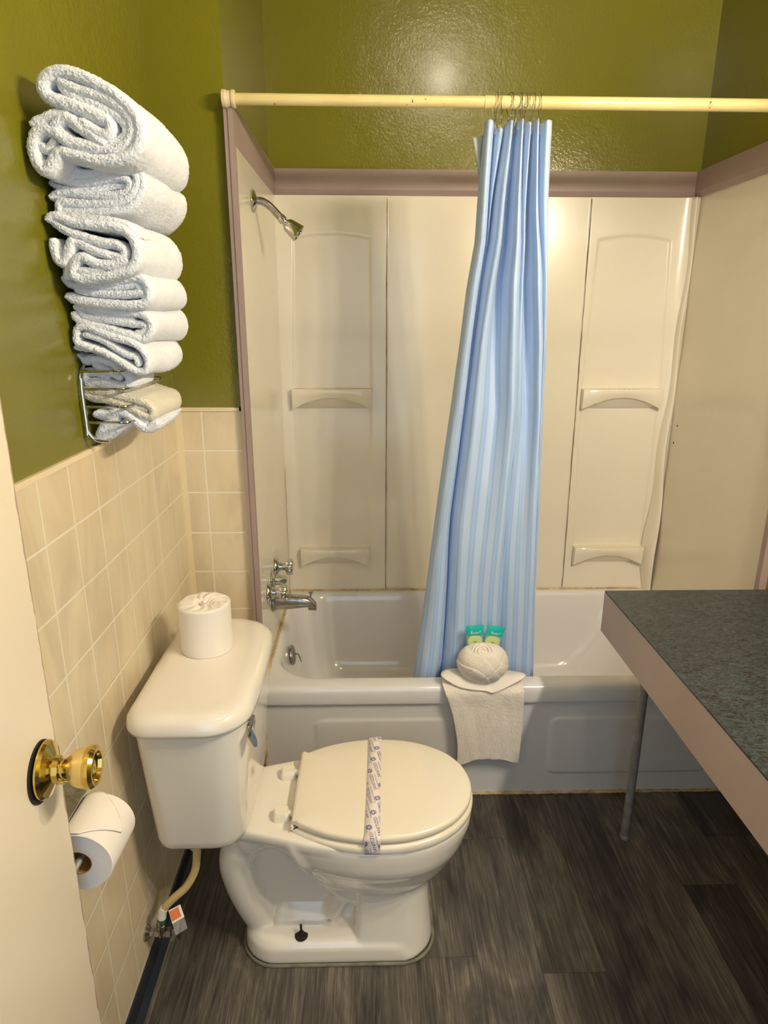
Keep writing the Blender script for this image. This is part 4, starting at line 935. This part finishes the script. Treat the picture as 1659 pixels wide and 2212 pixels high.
TOWELS = [(-1.424,[(0.0164,[(-0.075,1.766),(-0.114,1.773),(-0.132,1.784),(-0.147,1.788),(-0.164,1.781),(-0.17,1.764),(-0.166,1.743),(-0.155,1.731),(-0.141,1.742),(-0.129,1.757),(-0.108,1.755),(-0.077,1.748),(-0.045,1.749),(-0.021,1.755),(-0.007,1.769),(-0.002,1.788),(-0.005,1.805),(-0.017,1.823),(-0.037,1.839),(-0.064,1.852),(-0.091,1.863),(-0.112,1.867),(-0.13,1.862),(-0.142,1.851),(-0.144,1.84),(-0.136,1.831),(-0.115,1.825),(-0.091,1.817),(-0.066,1.807),(-0.05,1.799),(-0.048,1.788),(-0.058,1.782),(-0.072,1.787),(-0.087,1.796)]),(0.0144,[(-0.112,1.853),(-0.087,1.844),(-0.058,1.836),(-0.036,1.823),(-0.02,1.808),(-0.016,1.791),(-0.024,1.773),(-0.043,1.762),(-0.075,1.764),(-0.103,1.77),(-0.118,1.778),(-0.128,1.79)]),(0.0127,[(-0.116,1.852),(-0.112,1.842),(-0.095,1.832),(-0.068,1.824),(-0.044,1.813),(-0.03,1.802),(-0.026,1.789),(-0.035,1.776),(-0.055,1.773)]),(0.0154,[(-0.13,1.798),(-0.114,1.806),(-0.1,1.796),(-0.082,1.784),(-0.064,1.773)]),(0.0154,[(-0.162,1.797),(-0.15,1.801),(-0.133,1.807),(-0.114,1.807)]),(0.0135,[(-0.155,1.765),(-0.146,1.761),(-0.138,1.77)])]),(-1.368,[(0.0119,[(-0.165,1.678),(-0.164,1.694),(-0.141,1.693),(-0.106,1.692),(-0.072,1.693),(-0.045,1.702),(-0.033,1.72),(-0.031,1.735),(-0.042,1.745),(-0.066,1.746),(-0.092,1.741),(-0.118,1.738),(-0.131,1.743),(-0.143,1.753),(-0.155,1.755),(-0.163,1.745),(-0.161,1.735),(-0.148,1.726),(-0.12,1.724),(-0.085,1.73),(-0.059,1.732),(-0.044,1.726),(-0.043,1.715),(-0.056,1.707),(-0.079,1.704),(-0.122,1.707),(-0.156,1.708),(-0.172,1.703)]),(0.01,[(-0.162,1.674),(-0.125,1.678),(-0.091,1.68),(-0.055,1.688),(-0.031,1.706),(-0.023,1.725),(-0.027,1.743),(-0.048,1.752)]),(0.0092,[(-0.171,1.724),(-0.155,1.717),(-0.103,1.716),(-0.069,1.72),(-0.054,1.718)]),(0.0087,[(-0.145,1.735),(-0.119,1.732),(-0.084,1.738),(-0.053,1.74)]),(0.0096,[(-0.159,1.684),(-0.107,1.684),(-0.073,1.686)])]),(-1.392,[(0.0139,[(-0.171,1.67),(-0.16,1.674),(-0.134,1.663),(-0.101,1.657),(-0.067,1.654),(-0.046,1.645),(-0.036,1.629),(-0.036,1.609),(-0.048,1.593),(-0.075,1.584),(-0.111,1.579),(-0.136,1.577),(-0.146,1.584),(-0.141,1.599),(-0.128,1.609),(-0.105,1.599),(-0.081,1.598),(-0.059,1.604)]),(0.0127,[(-0.17,1.666),(-0.153,1.652),(-0.129,1.641),(-0.096,1.632),(-0.07,1.63),(-0.057,1.622),(-0.059,1.611),(-0.074,1.611),(-0.106,1.619),(-0.129,1.63),(-0.143,1.628)]),(0.0108,[(-0.142,1.671),(-0.117,1.668),(-0.075,1.664),(-0.05,1.658),(-0.037,1.643)]),(0.0146,[(-0.171,1.63),(-0.169,1.612),(-0.16,1.599),(-0.15,1.615),(-0.142,1.631)]),(0.0115,[(-0.134,1.589),(-0.124,1.588),(-0.099,1.588)]),(0.0115,[(-0.158,1.579),(-0.153,1.592)])]),(-1.36,[(0.0136,[(-0.172,1.575),(-0.161,1.567),(-0.129,1.567),(-0.098,1.572),(-0.068,1.579),(-0.05,1.58),(-0.037,1.572),(-0.032,1.558),(-0.033,1.545),(-0.042,1.536),(-0.073,1.534),(-0.118,1.536),(-0.154,1.541),(-0.17,1.547)]),(0.0112,[(-0.154,1.559),(-0.123,1.554),(-0.093,1.55),(-0.063,1.55),(-0.048,1.552)]),(0.0105,[(-0.129,1.561),(-0.096,1.562),(-0.066,1.566),(-0.055,1.57),(-0.047,1.56),(-0.041,1.547)]),(0.0128,[(-0.168,1.591),(-0.17,1.58)])]),(-1.344,[(0.0124,[(-0.164,1.531),(-0.14,1.531),(-0.095,1.523),(-0.057,1.519),(-0.042,1.508),(-0.041,1.493),(-0.05,1.48),(-0.061,1.476),(-0.084,1.484),(-0.114,1.493),(-0.143,1.501),(-0.165,1.508),(-0.171,1.517)]),(0.0115,[(-0.163,1.528),(-0.158,1.518),(-0.142,1.512),(-0.112,1.508),(-0.066,1.504),(-0.051,1.501),(-0.054,1.49),(-0.068,1.486)]),(0.0096,[(-0.149,1.527),(-0.111,1.517),(-0.073,1.512)])]),(-1.348,[(0.0112,[(-0.171,1.485),(-0.167,1.496),(-0.151,1.498),(-0.128,1.489),(-0.098,1.478),(-0.069,1.466),(-0.055,1.451),(-0.051,1.436),(-0.058,1.42),(-0.072,1.419),(-0.091,1.431),(-0.11,1.445),(-0.132,1.457),(-0.157,1.464),(-0.172,1.469),(-0.172,1.478)]),(0.0105,[(-0.155,1.483),(-0.13,1.474),(-0.108,1.462),(-0.086,1.449),(-0.071,1.445),(-0.068,1.434)]),(0.008,[(-0.175,1.461),(-0.147,1.457),(-0.118,1.446)])]),(-1.318,[(0.0144,[(-0.187,1.443),(-0.178,1.438),(-0.154,1.44),(-0.13,1.435),(-0.113,1.423),(-0.098,1.41),(-0.099,1.395),(-0.113,1.388),(-0.135,1.394),(-0.159,1.399),(-0.176,1.397),(-0.183,1.41)]),(0.0128,[(-0.155,1.429),(-0.14,1.421),(-0.117,1.408)]),(0.0128,[(-0.18,1.416),(-0.161,1.415),(-0.14,1.407)])]),(-1.318,[(0.0134,[(-0.183,1.383),(-0.169,1.381),(-0.137,1.378),(-0.106,1.368),(-0.077,1.36),(-0.06,1.35),(-0.062,1.335),(-0.077,1.335),(-0.1,1.347),(-0.123,1.36),(-0.146,1.366),(-0.167,1.368),(-0.181,1.373)]),(0.0112,[(-0.154,1.373),(-0.122,1.368),(-0.091,1.353),(-0.075,1.347)])]),(-1.318,[(0.0159,[(-0.163,1.338),(-0.145,1.337),(-0.125,1.344),(-0.109,1.339),(-0.094,1.325),(-0.077,1.312),(-0.06,1.32)]),(0.0152,[(-0.132,1.335),(-0.15,1.32),(-0.163,1.307),(-0.168,1.292),(-0.153,1.299),(-0.128,1.315),(-0.107,1.325)]),(0.0144,[(-0.132,1.35),(-0.101,1.34),(-0.078,1.325)])])]
TL = [('bath_towel', 'large white bath towel, thick loosely folded topmost of the wall stack', 'towel', -1.115, 'towel'),
      ('bath_towel', 'thin-layered white bath towel with many tight folds, second from the stack top', 'towel', -1.055, 'towel'),
      ('bath_towel', 'white towel with a curled double loop at its fold, third from the stack top', 'towel', -1.085, 'towel'),
      ('hand_towel', 'white hand towel with a woven border band showing, above the smooth middle fold', 'towel', -1.085, 'towel'),
      ('hand_towel', 'white hand towel in one broad smooth fold, fifth from the stack top', 'towel', -1.06, 'towel'),
      ('hand_towel', 'white hand towel drooping down to the right over the topmost bare rung', 'towel', -1.08, 'towel'),
      ('washcloth', 'white cloth with ribbed border stuffed between the two upper bare rungs', 'washcloth', -1.14, 'towel'),
      ('washcloth', 'cream-coloured cloth, the only yellowish one, second from the stack bottom', 'washcloth', -1.09, 'towelcream'),
      ('washcloth', 'crumpled white cloth hanging through the lowest rung at the stack bottom', 'washcloth', -1.12, 'towel')]
def ribbon(b, pts, th, ya_, yb_, seed):
    P = spline([Vector((x, 0, z)) for x, z in pts], step=0.005); n = len(P)
    nor = []
    for i in range(n):
        t = (P[min(i+1, n-1)]-P[max(i-1, 0)]).normalized(); nor.append(Vector((-t.z, 0, t.x)))
    K = 6; hw = th/2
    # rows across the rounded near face, then back along both sides
    secs = []
    for k in range(K+1):
        q = -1+2*k/K; secs.append((q, ya_+hw*(1-math.sqrt(max(0, 1-q*q)))))
    loop = []
    ny = 30
    ys = [ya_+hw+(yb_-hw-ya_-hw)*i/ny for i in range(1, ny+1)]
    cross = [(-1, y) for y in reversed(ys)]+secs+[(1, y) for y in ys]+[(q, yb_-hw*(1-math.sqrt(max(0, 1-q*q)))) for q in (0.66, 0.33, 0, -0.33, -0.66)]
    rings = []
    for i in range(n):
        e = 1.0
        ring = []
        for q, y in cross:
            p = P[i]+nor[i]*(q*hw); p = Vector((p.x, y, p.z))
            m = Vector((p.x*14+seed, y*9, p.z*14)); p.x += 0.0035*noise.noise(m); p.z += 0.004*noise.noise(m+Vector((7, 3, 1)))*(1+sm(ya_, yb_, y))
            # towels round off towards their far end
            far = sm(yb_-0.09, yb_, y); p.x -= 0.016*far*far
            p.x = max(p.x, XL+0.005)
            ring.append(p)
        rings.append(ring)
    # rounded ends
    for end in (0, -1):
        r = rings[end]; c = P[end]; t = (P[1]-P[0]).normalized()*-1 if end == 0 else (P[-1]-P[-2]).normalized()
        ex = []
        for f, s in ((0.75, 0.66), (0.95, 0.3)):
            ex.append([Vector((c.x+(p.x-c.x)*s+t.x*hw*f, p.y, c.z+(p.z-c.z)*s+t.z*hw*f)) for p in r])
        rings = ex[::-1]+rings if end == 0 else rings+ex
    b.loft(rings, True, True)
for i, ((y0t, ribs), (nm, lab, cat, yend, mt)) in enumerate(zip(TOWELS, TL)):
    zs = [z for th, r in ribs for x, z in r]
    o = empty(nm, (-0.10, y0t, min(zs))); bpy.data.objects.remove(o)
    b = B()
    for j, (th, pts) in enumerate(ribs): ribbon(b, pts, th*1.30, y0t+0.003*(j % 3), yend-0.004*j, i*3.1+j)
    o = fuzz(b.make(nm, M[mt], None, sh=0, loc=(-0.10, y0t, min(zs))), 2, 0.0036); tag(o, lab, cat, 'folded towels on the wall rack')
bpy.context.view_layer.update()
